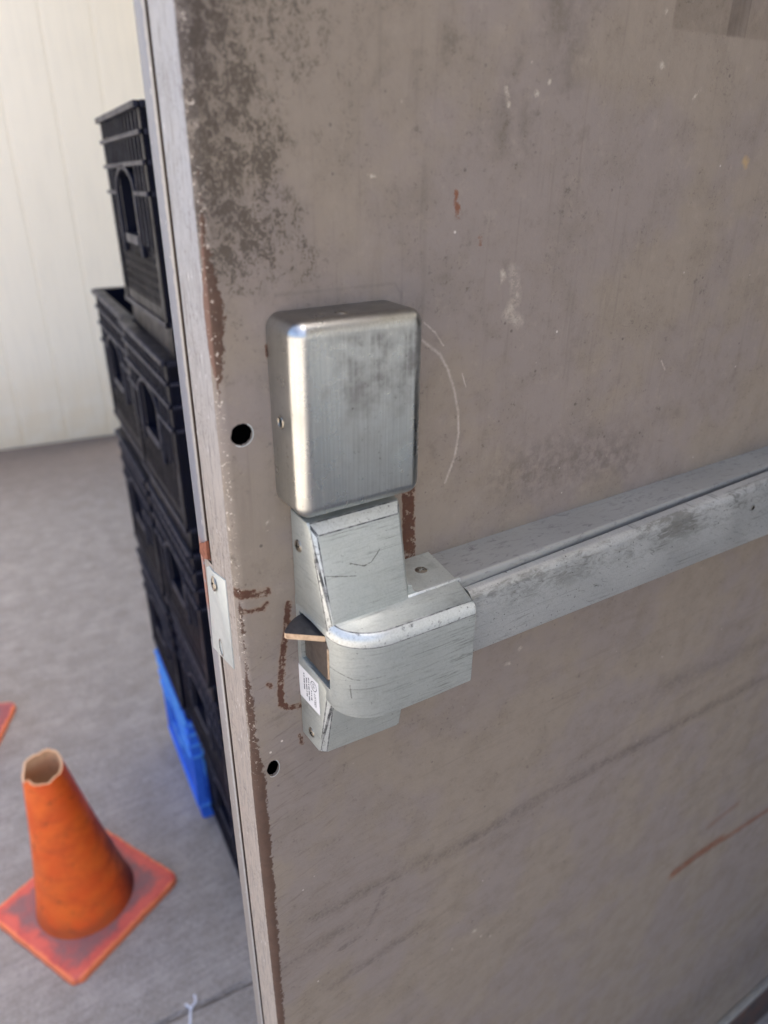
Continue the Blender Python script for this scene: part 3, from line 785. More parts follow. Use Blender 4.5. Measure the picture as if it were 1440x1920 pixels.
# ------------------------------------------------------------------ the steel door
DW, DH = 1.245, 2.13
door = empty('steel_door', (0, 0, 0))
tag(door, 'open taupe steel door with grimy scratched paint and a grey panic bar', 'door', kind='thing')
HOLES = [(0.0095, 1.3140, 0.0050, 0.0050), (0.0112, 1.1195, 0.0036, 0.0056)]
ZP0, ZP1 = 1.1805, 1.2365        # recess for the edge guard
def door_skin():
    bm = bmesh.new()
    r = 0.0042
    # front sheet with two open bolt holes
    outer = [bm.verts.new((x, 0, z)) for x, z in ((r, 0.012), (DW, 0.012), (DW, DH), (r, DH))]
    edges = [bm.edges.new((outer[i], outer[(i + 1) % 4])) for i in range(4)]
    for cx, cz, rx, rz in HOLES:
        rg = [bm.verts.new((cx + rx * math.cos(2 * PI * i / 28) * (1 + .05 * math.sin(5 * i + cz * 40)), 0,
                            cz + rz * math.sin(2 * PI * i / 28) * (1 + .05 * math.cos(3 * i)))) for i in range(28)]
        edges += [bm.edges.new((rg[i], rg[(i + 1) % 28])) for i in range(28)]
        bk = [bm.verts.new((v.co.x, 0.0016, v.co.z)) for v in rg]
        for i in range(28): bm.faces.new((rg[i], rg[(i + 1) % 28], bk[(i + 1) % 28], bk[i]))
    bmesh.ops.triangle_fill(bm, use_beauty=True, edges=edges)
    # folded arris and return edge
    def fold(z0, z1, yend):
        arc = [(r - r * math.sin(a), r - r * math.cos(a)) for a in [i * PI / 2 / 8 for i in range(9)]]
        arc += [(0, yend - .0012), (0.0005, yend - .0003), (0.0018, yend), (0.006, yend)]
        lo = [bm.verts.new((x, y, z0)) for x, y in arc]
        hi = [bm.verts.new((x, y, z1)) for x, y in arc]
        for i in range(len(arc) - 1): bm.faces.new((lo[i], lo[i + 1], hi[i + 1], hi[i]))
    fold(0.012, ZP0, 0.0325); fold(ZP0, ZP1, 0.0445); fold(ZP1, DH, 0.0325)
    for p in ([(r, 0), (DW, 0), (DW, 0.0325), (0.003, 0.0325)],):
        for z in (0.012, DH): bm.faces.new([bm.verts.new((x, y, z)) for x, y in p])
    bm.faces.new([bm.verts.new((DW, y, z)) for y, z in ((0, .012), (.049, .012), (.049, DH), (0, DH))])
    for co, no in (((0.14, 0, 0), (1, 0, 0)), ((0, 0, 1.20), (0, 0, 1))):
        bmesh.ops.bisect_plane(bm, geom=bm.verts[:] + bm.edges[:] + bm.faces[:], plane_co=co, plane_no=no)
    for f in bm.faces:
        c = f.calc_center_median()
        f.material_index = (1 if c.x > 0.14 else 0) + (0 if c.z > 1.20 else 2)
    return from_bm('face_skin', bm, DOORS, door, 35)
door_skin()
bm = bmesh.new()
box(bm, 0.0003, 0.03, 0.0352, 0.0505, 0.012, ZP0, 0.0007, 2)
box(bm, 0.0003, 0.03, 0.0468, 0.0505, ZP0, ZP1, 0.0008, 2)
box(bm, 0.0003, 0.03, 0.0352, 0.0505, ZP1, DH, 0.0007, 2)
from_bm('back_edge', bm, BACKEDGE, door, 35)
bm = bmesh.new(); box(bm, 0.03, DW, 0.0350, 0.0505, 0.012, DH)
from_bm('back_skin', bm, FRAMEM, door)
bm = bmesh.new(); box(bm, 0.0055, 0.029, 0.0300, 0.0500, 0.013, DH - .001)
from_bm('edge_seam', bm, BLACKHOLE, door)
# rusted sheet tab peeping out of the seam
bm = bmesh.new()
prism(bm, [(0.0345, 1.2490), (0.0385, 1.2460), (0.0450, 1.2430), (0.0465, 1.2368), (0.0400, 1.2362), (0.0345, 1.2385)], 0, -0.0010, 0.0006)
from_bm('rusted_tab', bm, RUST, door)
# bolt-hole burrs: bright bare rims
for cx, cz, rx, rz in HOLES:
    bm = bmesh.new()
    for i in range(20):
        a = -2.2 + i * 0.16
        f = lambda s, y: bm.verts.new((cx + rx * s * math.cos(a + (0 if y < 1 else .16)), -0.00012, cz + rz * s * math.sin(a + (0 if y < 1 else .16))))
        bm.faces.new((f(1.0, 0), f(1.10, 0), f(1.10, 1), f(1.0, 1)))
    bmesh.ops.remove_doubles(bm, verts=bm.verts[:], dist=1e-5)
    from_bm('hole_rim', bm, PLATE, door)
# drip strip and its foot
bm = bmesh.new(); box(bm, 0.004, DW - .004, -0.009, -0.0001, 0.170, 0.184, 0.002, 2)
from_bm('drip_strip', bm, STRIP, door, 40)

# screws: countersunk head with a cross recess, built once
def screw_mesh():
    bm = bmesh.new()
    seg = 24
    lathe(bm, [(0.0, -0.002), (1.0, -0.002), (1.0, 0.0), (0.90, 0.14), (0.55, 0.24), (0.0, 0.27)][1:], seg=seg)
    top = [v for v in bm.verts if abs(v.co.z - 0.27) < 1e-6]
    bmesh.ops.remove_doubles(bm, verts=top, dist=1e-4)
    o = from_bm('screw', bm, SCREW, None, 30)
    c1, c2 = bmesh.new(), bmesh.new()
    bmt = bmesh.new(); box(bmt, -.62, .62, -.13, .13, .02, .6)
    bm2 = bmesh.new(); box(bm2, -.13, .13, -.62, .62, .021, .6)
    bm3 = bmesh.new(); lathe(bm3, [(0.0, -.12)], seg=3); bm3.free()
    # close the underside before cutting
    b = bmesh.new(); b.from_mesh(o.data)
    bmesh.ops.holes_fill(b, edges=[e for e in b.edges if e.is_boundary])
    b.to_mesh(o.data); b.free()
    cut(o, [bmt, bm2])
    me = o.data
    me.materials.clear(); me.materials.append(SCREW); me.materials.append(BLACKHOLE)
    for p in me.polygons:
        p.material_index = 1 if (p.center.z < 0.03 and p.normal.z > 0.5 and abs(p.center.x) < .6 and abs(p.center.y) < .6) else 0
    bpy.data.objects.remove(o)
    return me
SCREWME = screw_mesh()
def screw(parent, loc, normal, r=0.0033, spin=0.3, name='screw'):
    o = bpy.data.objects.new(name, SCREWME)
    q = Vector(normal).to_track_quat('Z', 'Y').to_matrix().to_4x4() @ Matrix.Rotation(spin, 4, 'Z')
    o.matrix_world = Matrix.Translation(loc) @ q @ Matrix.Diagonal((r, r, r, 1))
    COL.objects.link(o)
    o.parent = parent
    return o

# edge guard let into the free edge
bm = bmesh.new()
prism(bm, [(0.0395, 1.2315), (0.0345, 1.2345), (0.0300, 1.2335), (0.0290, 1.2340), (0.0125, 1.2375), (0.0132, 1.1835), (0.0285, 1.1806), (0.0445, 1.1775)], 0, -0.0006, 0.0004, bev=0.0002)
gp = from_bm('edge_guard', bm, PLATE, door, 35)
cut(gp, [cyl_bm(0.0030, -0.0012, -0.00025, 0, (0.0297, 1.1868), 20, 1.7)])
bm = bmesh.new()
for r0, r1, xx, mi in ((0.0, 1.0, -0.00022, 0), (1.0, 1.22, -0.00072, 1)):
    n = 24
    q = lambda r, i: bm.verts.new((xx, 0.0297 + 0.0026 * r * math.cos(i * 2 * PI / n), 1.1868 + 0.0046 * r * math.sin(i * 2 * PI / n)))
    if r0 == 0:
        bm.faces.new([q(1.0, i) for i in range(n)]).material_index = mi
    else:
        for i in range(n): bm.faces.new((q(r0, i), q(r0, i + 1), q(r1, i + 1), q(r1, i))).material_index = mi
from_bm('countersink', bm, [RUST, SCREW], gp)
screw(gp, (-0.0008, 0.0291, 1.2272), (-1, 0.12, 0.1), 0.0042, 0.5)

# ---- lock cover: brushed pressed box
def rounded_cover(x0, x1, z0, z1, d, r):
    bm = bmesh.new()
    N = 8
    def ring(ins, y):
        rr = max(r - ins, 0.0006)
        pts = []
        for cx, cz, a0 in ((x1 - ins - rr, z1 - ins - rr, 0), (x0 + ins + rr, z1 - ins - rr, PI / 2), (x0 + ins + rr, z0 + ins + rr, PI), (x1 - ins - rr, z0 + ins + rr, 1.5 * PI)):
            for i in range(N + 1):
                a = a0 + PI / 2 * i / N
                pts.append((cx + rr * math.cos(a), y, cz + rr * math.sin(a)))
        return [bm.verts.new(p) for p in pts]
    rings = [ring(0.0, -0.0002), ring(0.0, -(d - r))]
    for i in range(1, 11):
        a = PI / 2 * i / 10
        rings.append(ring(r * (1 - math.cos(a)) * 0.999, -(d - r) - r * math.sin(a)))
    for a, b in zip(rings, rings[1:]):
        n = len(a)
        for i in range(n): bm.faces.new((a[i], a[(i + 1) % n], b[(i + 1) % n], b[i]))
    bm.faces.new(rings[-1]); bm.faces.new(rings[0])
    bmesh.ops.remove_doubles(bm, verts=bm.verts[:], dist=1e-6)
    return bm
cover = from_bm('lock_cover', rounded_cover(0.0237, 0.0872, 1.2778, 1.3640, 0.0258, 0.0066), STEEL, door, 40)
cut(cover, [cyl_bm(0.0019, 0.0230, 0.0275, 0, (-0.0098, 1.3200), 20, 1.0), cyl_bm(0.0028, 1.3630, 1.3650, 2, (0.0511, -0.0150), 20)])
bm = bmesh.new()
for a, b, xx in ((1.0, 1.35, .02355),):
    rg = [[bm.verts.new((0.02358 - (0.00035 if k == 1 else 0), -0.0098 + 0.0019 * s * math.cos(i * 2 * PI / 20), 1.32 + 0.0019 * s * math.sin(i * 2 * PI / 20))) for i in range(20)] for k, s in enumerate((1.0, 1.25, 1.6))]
    for p, q in zip(rg, rg[1:]):
        for i in range(20): bm.faces.new((p[i], p[(i + 1) % 20], q[(i + 1) % 20], q[i]))
from_bm('hole_bush', bm, SCREW, cover, 60)
screw(cover, (0.0511, -0.0150, 1.3637), (0, 0, 1), 0.0024, 0.2)

# ---- latch case: stepped aluminium casting
case = empty('latch_case', (0.03, 0, 1.2)); case.location = (0, 0, 0); case.parent = door
def casting():
    bm = bmesh.new()
    XL = 0.0310
    # upper sloping housing
    zt, zb = 1.2735, 1.2215
    def F(z): return -0.0200 - (1.2665 - z) * (0.0126 / 0.0410)        # sloped front plane
    pts = [(0.0300, 0, zt), (0.0812, 0, zt), (0.0300, 0, zb), (0.0812, 0, zb),
           (0.03055, -0.0165, zt - .0008), (0.0800, -0.0165, zt - .0008),
           (0.0311, F(zb) + .0028, zb), (0.0775, F(zb) + .0022, zb),
           (XL + .0030, F(1.2665), 1.2665), (0.0780, F(1.2665), 1.2665), (XL + .0030, F(zb), zb), (0.0755, F(zb), zb)]
    def band(f):
        n = f.normal
        return (n.y < -0.2 and n.x < -0.35 and abs(n.z) < .6) or (n.y < -.3 and f.calc_center_median().z > 1.2668)
    hull(bm, pts, 0.0007, 2, band=band)
    from_bm('housing', bm, [CAST, CASTEDGE, CREASE], case, 30)
    # lower tapering tail
    bm = bmesh.new()
    pts = [(0.0300, 0, 1.1900), (0.0812, 0, 1.1900), (0.0300, 0, 1.1365), (0.0815, 0, 1.1335),
           (0.0310, -0.0295, 1.1860), (0.0812, -0.0290, 1.1860), (0.0306, -0.0185, 1.1370), (0.0812, -0.0185, 1.1335),
           (XL + .0032, -0.0325, 1.1860), (0.0790, -0.0318, 1.1860), (XL + .0032, -0.0212, 1.1370), (0.0795, -0.0208, 1.1335)]
    hull(bm, pts, 0.0007, 2, band=lambda f: f.normal.y < -0.2 and f.normal.x < -0.35)
    from_bm('tail_plate', bm, [CAST, CASTEDGE, CREASE], case, 30)
casting()
def fillet():
    bm = bmesh.new()
    # fillet between housing and flange
    r = 0.0065
    arc = [(0.0768, 1.2255), (0.0768 + r + .002, 1.2255)] + [(0.0788 + r - r * math.sin(a), 1.2258 + r - r * math.cos(a)) for a in [i * PI / 2 / 6 for i in range(7)]] + [(0.0768, 1.2258 + r)]
    prism(bm, arc, 1, -0.0312, -0.0005)
    return from_bm('fillet', bm, CAST, case, 30)
fillet()
def mid_block():
    bm = bmesh.new()
    XL, yb = 0.0310, -0.0478
    rx, ry = 0.0285, 0.0180
    out = [(0.0300, -0.0002), (XL, -0.0150), (XL, yb + ry)]
    for i in range(1, 17):
        a = PI / 2 * i / 16
        out.append((XL + rx - rx * math.cos(a), yb + ry - ry * math.sin(a)))
    out += [(0.085, yb - .0006), (0.1062, yb - 0.0008), (0.1076, yb + 0.0006), (0.1096, -0.0310), (0.1112, -0.0002)]
    n = len(out)
    def zt(y): return 1.2262 + min(0, y + 0.0310) * 0.24
    def zb(y): return 1.1790 + min(0, y + 0.0275) * 0.34
    def inset(k, s):
        """move inward horizontally by s except along the back"""
        p = Vector(out[k])
        a, b = Vector(out[k - 1]) if k else None, Vector(out[(k + 1) % n]) if k < n - 1 else None
        if a is None or b is None: return p
        t = (b - a).normalized()
        return p + Vector((-t.y, t.x)) * s * (-1 if (Vector((-t.y, t.x)).dot(p - Vector((0.07, -0.015))) > 0) else 1)
    lv = []
    for s, f in ((0.0016, lambda y: zb(y)), (0.0004, lambda y: zb(y) + 0.0007), (0.0, lambda y: zb(y) + 0.0018),
                 (0.0, lambda y: zt(y) - 0.0071), (0.0, lambda y: zt(y) - 0.0066), (0.0004, lambda y: zt(y) - 0.0040), (0.0013, lambda y: zt(y) - 0.0018), (0.0026, lambda y: zt(y) - 0.0003), (0.0032, lambda y: zt(y))):
        row = []
        for k in range(n):
            q = inset(k, s)
            row.append(bm.verts.new((q.x, q.y, f(out[k][1]))))
        lv.append(row)
    for li, (a, b) in enumerate(zip(lv, lv[1:])):
        for k in range(n):
            f = bm.faces.new((a[k], a[(k + 1) % n], b[(k + 1) % n], b[k]))
            if 4 <= li <= 6 and 2 <= k < n - 3: f.material_index = 1
            if li in (3, 7) and 2 <= k < n - 3: f.material_index = 2
    t, b = lv[-1], lv[0]
    i0, i1 = 2, n - 2
    bm.faces.new(t[i0:i1 + 1]); bm.faces.new([t[k] for k in range(0, i0 + 1)] + [t[k] for k in range(i1, n)])
    bm.faces.new(b)
    o = from_bm('latch_block', bm, [CAST, CASTEDGE, CREASE], case, 32)
    # slot for the latch in the side toward the free edge
    s = bmesh.new()
    prism(s, [(-0.0038, 1.1885), (-0.0322, 1.1885), (-0.0322, 1.2120), (-0.0290, 1.2185), (-0.0038, 1.2185)], 0, 0.0200, 0.0480)
    cut(o, [s])
    return o
blk = mid_block()
if True:
    # flange lip: crisp worn line where the flat flange breaks to the sloping nose
    bm = bmesh.new()
    prism(bm, [(-0.0326, 1.2250), (-0.0314, 1.2267), (-0.0298, 1.2265), (-0.0298, 1.2250)], 0, 0.0765, 0.1090, bev=0.0003)
    from_bm('flange_lip', bm, CASTEDGE, case, 40)
# latch blade, spring-out wedge
def blade():
    bm = bmesh.new()
    pts = [(0.0315, -0.0042), (0.0290, -0.0046), (0.0262, -0.0058), (0.0232, -0.0078), (0.0206, -0.0100), (0.0180, -0.0126), (0.0170, -0.0140), (0.0174, -0.0152),
           (0.0322, -0.0272), (0.0420, -0.0272), (0.0420, -0.0042)]
    prism(bm, pts, 2, 1.2135, 1.2166, mi=0)
    bm.faces.ensure_lookup_table()
    for f in bm.faces:
        f.normal_update()
        c = f.calc_center_median()
        if abs(f.normal.z) < .3 and c.y < -0.0145 and c.x < 0.035: f.material_index = 1
    return from_bm('latch_bolt', bm, [DARKMETAL, BRASS], case)
blade()
bm = bmesh.new()
box(bm, 0.0322, 0.0470, -0.0284, -0.0042, 1.1905, 1.2128, 0.0002, 1, 0)
box(bm, 0.0318, 0.0460, -0.0302, -0.0286, 1.1925, 1.2105, 0.0003, 1, 1)
from_bm('dead_latch', bm, [BRONZE, BRASS], case)
bm = bmesh.new(); box(bm, 0.0468, 0.0478, -0.0320, -0.0040, 1.1888, 1.2182)
from_bm('slot_back', bm, BLACKHOLE, case)
screw(case, (0.0302, -0.0066, 1.2566), (-1, -0.05, 0), 0.0032, 0.2)
screw(case, (0.0304, -0.0108, 1.1446), (-1, -0.05, 0), 0.0030, 0.9)
screw(case, (0.0966, -0.0141, 1.2258), (0, 0, 1), 0.0036, 0.5)
# listing sticker, its print running downward
def sticker():
    bm = bmesh.new()
    XF = lambda y: 0.02986 - y / 30
    q = [(0.0006, 1.1838), (-0.0208, 1.1842), (-0.0214, 1.1640), (-0.0004, 1.1632)]
    bm.faces.new([bm.verts.new((XF(y), y, z)) for y, z in q])
    def text(body, size, right, down, font_off=0.0):
        cu = bpy.data.curves.new('t', 'FONT'); cu.body = body; cu.size = size
        to = bpy.data.objects.new('t', cu); COL.objects.link(to)
        bpy.context.view_layer.update()
        me = bpy.data.meshes.new_from_object(to.evaluated_get(bpy.context.evaluated_depsgraph_get()))
        t = bmesh.new(); t.from_mesh(me)
        for v in t.verts:      # text x runs down the case, text y points to the front
            v.co = Vector((XF(-(right + v.co.y)) - 0.00008, -(right + v.co.y), 1.1842 - down - v.co.x))
        mp = {v: bm.verts.new(v.co) for v in t.verts}
        for f in t.faces: bm.faces.new([mp[v] for v in f.verts]).material_index = 1
        t.free(); bpy.data.objects.remove(to); bpy.data.curves.remove(cu); bpy.data.meshes.remove(me)
    text('UL', 0.0030, 0.0148, 0.0033)
    text('LISTED', 0.0028, 0.0160, 0.0092)
    cy, cz = -0.0159, 1.1842 - 0.0050
    for i in range(28):
        a, b = 2 * PI * i / 28, 2 * PI * (i + 1) / 28
        f = bm.faces.new([bm.verts.new((XF(cy + r * math.cos(t)) - 0.00008, cy + r * math.cos(t), cz + r * math.sin(t))) for r, t in ((.0026, a), (.0030, a), (.0030, b), (.0026, b))])
        f.material_index = 1
    # print too small to read: word-length dashes
    random.seed(3)
    for right, d0, d1 in ((0.0128, .0095, .0150), (0.0102, .0030, .0180), (0.0078, .0045, .0165), (0.0052, .0030, .0125)):
        d = d0
        while d < d1:
            w = random.uniform(0.0005, 0.0011)
            f = bm.faces.new([bm.verts.new((XF(-(right + yy)) - 0.00008, -(right + yy), 1.1842 - zz)) for yy, zz in ((0, d), (.0010, d), (.0010, d + w), (0, d + w))])
            f.material_index = 1
            d += w + random.choice((0.00025, 0.00025, 0.0008))
    return from_bm('sticker', bm, [PAPER, INK], case)
sticker()

# ---- push rail with its touch bar
rail = empty('push_rail', (0, 0, 0)); rail.parent = door
def lerp(a, b, t): return a + (b - a) * t
def sweep(name, prof, x0, x1, mt, n=10, smooth=40):
    """prof(x) -> outline in (y,z)"""
    bm = bmesh.new()
    rows = []
    for i in range(n + 1):
        x = lerp(x0, x1, i / n)
        rows.append([bm.verts.new((x, y, z)) for y, z in prof(x)])
    k = len(rows[0])
    for a, b in zip(rows, rows[1:]):
        for i in range(k): bm.faces.new((a[i], a[(i + 1) % k], b[(i + 1) % k], b[i]))
    bm.faces.new(rows[0]); bm.faces.new(rows[-1])
    return from_bm(name, bm, mt, rail, smooth)
def chan(x):
    t = min(max((x - 0.115) / 0.285, 0), 1.4)
    yr = lerp(-0.0292, -0.0240, t)
    zt = 1.2237
    r = 0.0022
    arc = [(yr + r - r * math.sin(a), zt - r + r * math.cos(a)) for a in [i * PI / 2 / 6 for i in range(7)]]
    return [(-0.0001, 1.1775), (-0.0001, zt)] + arc + [(yr, zt - .0062), (yr + .0030, zt - .0078), (yr + .0030, 1.1775)]
sweep('rail_channel', chan, 0.1098, 1.10, CHANNEL)
def tbar(x):
    t = min(max((x - 0.117) / 0.258, 0), 1.5)
    yf = lerp(-0.0362, -0.0398, t)
    zt = lerp(1.2180, 1.2240, t)
    zb = lerp(1.1782, 1.1772, t)
    r = 0.0048
    yb = -0.0215
    arc = [(yf + r - r * math.sin(a), zt - r + r * math.cos(a)) for a in [i * PI / 2 / 7 for i in range(8)]]
    arc2 = [(yf + .0015 - .0015 * math.cos(a), zb + .0015 - .0015 * math.sin(a)) for a in [i * PI / 2 / 4 for i in range(5)]]
    w = 0.0013
    inn = [(yb, zb), (yb, zb + w), (yf + .003, zb + w), (yf + w, zb + .003)]
    arci = [(yf + r - (r - w) * math.sin(a), zt - r + (r - w) * math.cos(a)) for a in [PI / 2 - i * PI / 2 / 7 for i in range(8)]]
    return [(yb - .008, zt)] + arc + arc2 + inn + arci + [(yb - .008, zt - w)]
sweep('touch_bar', tbar, 0.1135, 1.06, BAR, 14)
bm = bmesh.new(); box(bm, 0.1200, 1.05, -0.0340, -0.0160, 1.1800, 1.2120)
from_bm('bar_core', bm, BLACKHOLE, rail)
# drilled hole in the touch bar
bm = bmesh.new()
rg = [bm.verts.new((0.3560 + .0020 * math.cos(2 * PI * i / 20), -0.0400, 1.2065 + .0020 * math.sin(2 * PI * i / 20))) for i in range(20)]
rg2 = [bm.verts.new((0.3560 + .0014 * math.cos(2 * PI * i / 20), -0.0402, 1.2065 + .0014 * math.sin(2 * PI * i / 20))) for i in range(20)]
for i in range(20): bm.faces.new((rg[i], rg[(i + 1) % 20], rg2[(i + 1) % 20], rg2[i]))
bm.faces.new(rg2).material_index = 1
from_bm('pin_hole', bm, [SCREW, BLACKHOLE], rail)
bm = bmesh.new(); box(bm, 1.06, 1.12, -0.040, -0.0001, 1.174, 1.227, 0.003, 3)
from_bm('rail_end_cap', bm, CAST, rail, 40)

# ------------------------------------------------------------------ milk crates
CW, CH = 0.300, 0.300
def crate_side():
    """one moulded side in local x (width) z (height), outer face at y=0, ribs outward (-y)"""
    bm = bmesh.new()
    T = 0.004
    b = lambda x0, x1, y0, y1, z0, z1: box(bm, x0, x1, y0, y1, z0, z1)
    # lower skirt that nests into the crate below
    b(.008, CW - .008, .004, .012, 0.0, .045)
    b(.002, CW - .002, -.004, .010, .045, .052)
    b(.006, CW - .006, .000, .006, .052, .066)
    # corner posts
    for x in (0.0, CW - .018): b(x, x + .018, -.002, .012, .052, CH - .006)
    # solid sheet round the hand hole
    hx0, hx1, hz0, hz1 = .105, .195, .150, .224
    b(.018, hx0, .010, .0125, .14, CH); b(hx1, CW - .018, .010, .0125, .14, CH)
    b(hx0, hx1, .010, .0125, hz1, CH); b(hx0, hx1, -.005, .018, hz0 - .012, hz0)
    for x in (hx0, hx1): b(x - .0025, x + .0025, -.003, .0125, hz0, hz1)
    # horizontal ribs
    for z in (CH - .034, CH - .066):
        b(.0, CW, -.006, .010, z, z + .005)
    for x0, x1 in ((0, .085), (.215, CW)): b(x0, x1, -.006, .010, CH - .100, CH - .095)
    b(.0, CW, -.008, .012, CH - .007, CH)
    # vertical ribs in the upper bands
    for i in range(12):
        x = .022 + i * (CW - .044) / 11
        z0 = .140 if (x < .085 or x > .215) else CH - .066
        b(x - .0022, x + .0022, -.004, .010, z0, CH - .006)
    # arched rib over the hand hole
    prev = None
    for i in range(15):
        a = PI * i / 14
        p = (.150 - .066 * math.cos(a), CH - .098 + .032 * math.sin(a))
        if prev:
            dx, dz = p[0] - prev[0], p[1] - prev[1]
            L = math.hypot(dx, dz)
            mt = Matrix.Translation((prev[0], 0, prev[1])) @ Matrix.Rotation(-math.atan2(dz, dx), 4, 'Y')
            box(bm, -.001, L + .001, -.006, .004, -.0025, .0025, mat=mt)
        prev = p
    for x in (.084, .216): b(x - .0025, x + .0025, -.006, .004, CH - .175, CH - .098)
    # diamond lattice below
    x0, x1, z0, z1 = .018, CW - .018, .060, .146
    for s in (1, -1):
        for i in range(-6, 26):
            c = x0 + i * 0.0135
            # line x = c + s*0.55*(z-z0) clipped to the window
            pts = []
            for k in range(0, 41):
                z = z0 + (z1 - z0) * k / 40
                x = c + s * 0.55 * (z - z0)
                if x0 <= x <= x1: pts.append((x, z))
            if len(pts) > 4:
                (ax, az), (bx, bz) = pts[0], pts[-1]
                L = math.hypot(bx - ax, bz - az)
                mt = Matrix.Translation((ax, 0, az)) @ Matrix.Rotation(-math.atan2(bz - az, bx - ax), 4, 'Y')
                box(bm, 0, L, .0005 if s > 0 else .0014, .0066, -.0019, .0019, mat=mt)
    bmesh.ops.recalc_face_normals(bm, faces=bm.faces[:])
    me = bpy.data.meshes.new('side_panel'); bm.to_mesh(me); bm.free()
    return me
def crate_floor():
    bm = bmesh.new()
    for i in range(9):
        x = .012 + i * (CW - .036) / 8
        box(bm, x, x + .012, .012, CW - .012, .002, .007)
        box(bm, .012, CW - .012, x, x + .012, .0028, .0078)
    bmesh.ops.recalc_face_normals(bm, faces=bm.faces[:])
    me = bpy.data.meshes.new('base_grid'); bm.to_mesh(me); bm.free()
    return me
def crate_liner():
    bm = bmesh.new()
    box(bm, .006, CW - .006, .0075, .0090, .050, .148)
    bmesh.ops.recalc_face_normals(bm, faces=bm.faces[:])
    me = bpy.data.meshes.new('inner_skin'); bm.to_mesh(me); bm.free()
    return me
SIDE, FLOOR, LINER = crate_side(), crate_floor(), crate_liner()
for me in (SIDE, FLOOR): me.materials.append(BLACKCRATE)
SIDEB, FLOORB, LINERB = SIDE.copy(), FLOOR.copy(), LINER.copy()
for me in (SIDEB, FLOORB, LINERB): me.materials.clear(); me.materials.append(BLUECRATE)
def make_crate(side, floor, liner):
    root = empty('milk_crate')
    def put(name, me, mat):
        o = bpy.data.objects.new(name, me); COL.objects.link(o); o.parent = root; o.matrix_local = mat
    for k in range(4):
        mt = Matrix.Translation((CW / 2, CW / 2, 0)) @ Matrix.Rotation(k * PI / 2, 4, 'Z') @ Matrix.Translation((-CW / 2, -CW / 2, 0))
        put('side_panel', side, mt)
        if liner is not None: put('inner_skin', liner, mt)
    put('base_grid', floor, Matrix.Identity(4))
    return root
def copy_tree(o, parent=None):
    c = o.copy(); COL.objects.link(c)
    if parent is not None: c.parent = parent
    for ch in [x for x in COL.objects if x.parent == o]: copy_tree(ch, c)
    return c
PITCH = 0.2918
X0, Y0, YAW, GAP = 0.1710, 0.6640, 0.0776, 0.0125
proto = None
def place_crate(root, back, level, tilt=0.0, dx=0.0, dy=0.0, twist=0.0):
    # near-left corner of the crate sits at (X0,Y0); the stack runs away along +y turned by YAW
    base = Vector((X0 + math.sin(YAW) * back + dx, Y0 + math.cos(YAW) * back + dy, PITCH * level))
    root.matrix_world = Matrix.Translation(base) @ Matrix.Rotation(-YAW + twist, 4, 'Z') @ Matrix.Rotation(tilt, 4, 'X')
GR = 'black milk crates stacked behind the door'
rows = [
    (0, 0, 'black milk crate on the ground at the bottom of the stack nearest the door edge'),
    (0, 1, 'black milk crate second from the ground in the stack nearest the door edge'),
    (0, 2, 'black milk crate third from the ground in the stack nearest the door edge'),
    (0, 3, 'black milk crate directly under the topmost crate of the taller stack'),
    (0, 4, 'topmost black milk crate, highest of all, its hand hole against the cream wall'),
    (1, 1, 'black milk crate resting directly on the blue crate'),
    (1, 2, 'black milk crate second above the blue crate in the farther stack'),
    (1, 3, 'open topped black milk crate at the top of the farther, lower stack'),
]
for s, lv, lab in rows:
    if proto is None:
        proto = make_crate(SIDE, FLOOR, None); r_ = proto
    else:
        r_ = copy_tree(proto)
    place_crate(r_, s * (CW + GAP), lv, tilt=-0.035 if (s, lv) == (0, 4) else 0.0,
                dx=random.uniform(-.003, .003) + {(0, 0): .032, (0, 1): .014}.get((s, lv), 0), twist=random.uniform(-.01, .01), dy=-.012 if (s, lv) == (0, 4) else 0.0)
    if (s, lv) == (0, 4): r_.location.z += 0.006
    tag(r_, lab, 'milk crate', GR)
blue = make_crate(SIDEB, FLOORB, LINERB)
place_crate(blue, CW + GAP, 0, dy=-.004, dx=.004)
tag(blue, 'bright blue milk crate on the ground under the farther black stack', 'milk crate')

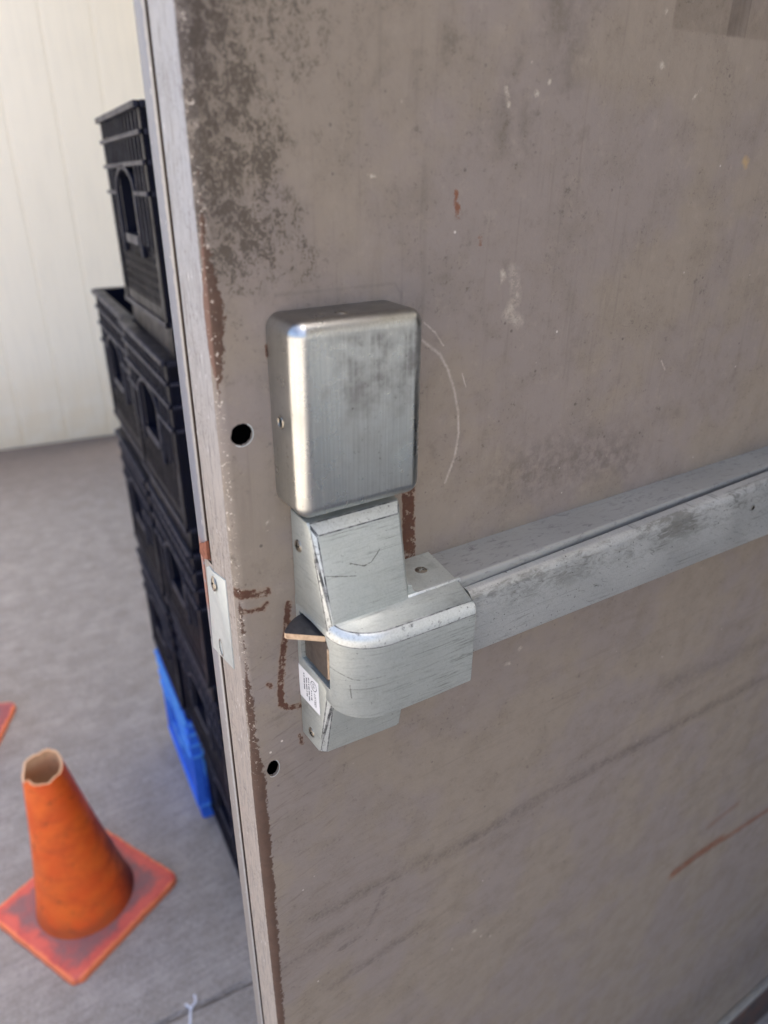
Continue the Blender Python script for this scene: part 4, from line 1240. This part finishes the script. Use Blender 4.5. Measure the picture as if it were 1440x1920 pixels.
# ------------------------------------------------------------------ traffic cones
CONE_O = mat_cone('orange_cone_plastic', lin(250, 116, 40), lin(240, 98, 34), lin(186, 68, 34))
CONE_IN = mat_cone('cone_inner_plastic', lin(238, 196, 152), lin(224, 170, 126), lin(200, 140, 104))
CONE_B = mat_cone_base('faded_cone_base', lin(200, 84, 74), lin(212, 98, 84), lin(112, 100, 102))
CONE_B2 = mat_cone_base('dull_cone_base', lin(168, 92, 96), lin(156, 84, 88), lin(126, 106, 112))
def make_cone(torn, base_mat):
    root = empty('traffic_cone')
    # base slab
    bm = bmesh.new()
    h, c, n = 0.135, 0.022, 6
    out = []
    for cx, cy, a0 in ((h - c, h - c, 0), (-h + c, h - c, 90), (-h + c, -h + c, 180), (h - c, -h + c, 270)):
        for i in range(n + 1):
            a = math.radians(a0 + 90 * i / n)
            out.append((cx + c * math.cos(a), cy + c * math.sin(a)))
    # worn wavy rim
    res = []
    for i, p in enumerate(out):
        q = out[(i + 1) % len(out)]
        L = math.hypot(q[0] - p[0], q[1] - p[1])
        k = max(1, int(L / 0.012))
        for j in range(k):
            t = j / k
            w = 1 + random.uniform(-.006, .006)
            res.append(((p[0] + (q[0] - p[0]) * t) * w, (p[1] + (q[1] - p[1]) * t) * w))
    rings = []
    for s, z in ((1.0, 0.0), (1.0, 0.011), (0.985, 0.0145), (0.93, 0.0155), (0.79, 0.0185)):
        rings.append([bm.verts.new((x * s, y * s, z + random.uniform(-.0006, .0006) * (z > 0))) for x, y in res])
    for a, b in zip(rings, rings[1:]):
        for i in range(len(a)): bm.faces.new((a[i], a[(i + 1) % len(a)], b[(i + 1) % len(a)], b[i]))
    bm.faces.new(rings[0]); bm.faces.new(rings[-1])
    from_bm('base', bm, base_mat, root, 50)
    # hollow body
    bm = bmesh.new()
    seg = 56
    H = 0.388
    lean = (-0.014, 0.008)
    def tear(a):
        return 0.0 if not torn else (-0.012 * math.cos(a - 4.1) - 0.017 * min(1, max(0, (a - 2.0) * 6)) * min(1, max(0, (3.1 - a) * 3)) + .0025 * math.sin(3 * a + .6) + .0012 * math.sin(8 * a + 2) + random.uniform(-.0009, .0009))
    top = [tear(2 * PI * i / seg) for i in range(seg)]
    def R(z): return lerp(0.1005, 0.0345, z / H) - 0.0035 * math.sin(PI * min(z / H, 1)) + 0.004 * max(0, 1 - z / 0.03)
    NZ = 20
    def wall(off):
        rr = []
        for k in range(NZ + 1):
            row = []
            for i in range(seg):
                a = 2 * PI * i / seg
                z = lerp(0.017, H + top[i], k / NZ)
                r = R(z) + off + .0012 * math.sin(2 * a + z * 9) + (0.002 * math.sin(3 * a + 1) * (z / H) ** 3 if torn else 0)
                row.append(bm.verts.new((r * math.cos(a) + lean[0] * z / H, r * math.sin(a) + lean[1] * z / H, z)))
            rr.append(row)
        return rr
    A, B = wall(0.0), wall(-0.004)
    for W, mi in ((A, 0), (B, 1)):
        for a, b in zip(W, W[1:]):
            for i in range(seg): bm.faces.new((a[i], a[(i + 1) % seg], b[(i + 1) % seg], b[i])).material_index = mi
    for i in range(seg): bm.faces.new((A[-1][i], A[-1][(i + 1) % seg], B[-1][(i + 1) % seg], B[-1][i])).material_index = 1
    for i in range(seg): bm.faces.new((A[0][i], A[0][(i + 1) % seg], B[0][(i + 1) % seg], B[0][i]))
    from_bm('cone_body', bm, [CONE_O, CONE_IN], root, 60)
    return root
c1 = make_cone(True, CONE_B)
c1.location = (-0.075, 0.906, 0); c1.rotation_euler = (0, 0, math.radians(26.6))
tag(c1, 'orange traffic cone with its tip torn off, standing near the open door', 'traffic cone')
c2 = make_cone(False, CONE_B2)
c2.location = (-0.285, 1.570, 0); c2.rotation_euler = (0, 0, math.radians(65))
tag(c2, 'farther traffic cone at the left, only a dull red base corner showing', 'traffic cone')

# ------------------------------------------------------------------ litter
bm = bmesh.new()
tube(bm, [(0.0250, 0.548, .003), (0.0300, 0.562, .003), (0.0345, 0.573, .004), (0.0390, 0.5775, .0045), (0.0455, 0.5795, .006), (0.0490, 0.586, .0065), (0.0488, 0.594, .005)], 0.0024, 8, 0.7)
tube(bm, [(0.0365, 0.5755, .0035), (0.0325, 0.582, .0035), (0.0300, 0.588, .003)], 0.0022, 8, 0.7)
tie = from_bm('cable_tie', bm, TIE, None, 60)
tag(tie, 'bit of pale clear plastic tie lying on the concrete joint', 'litter')
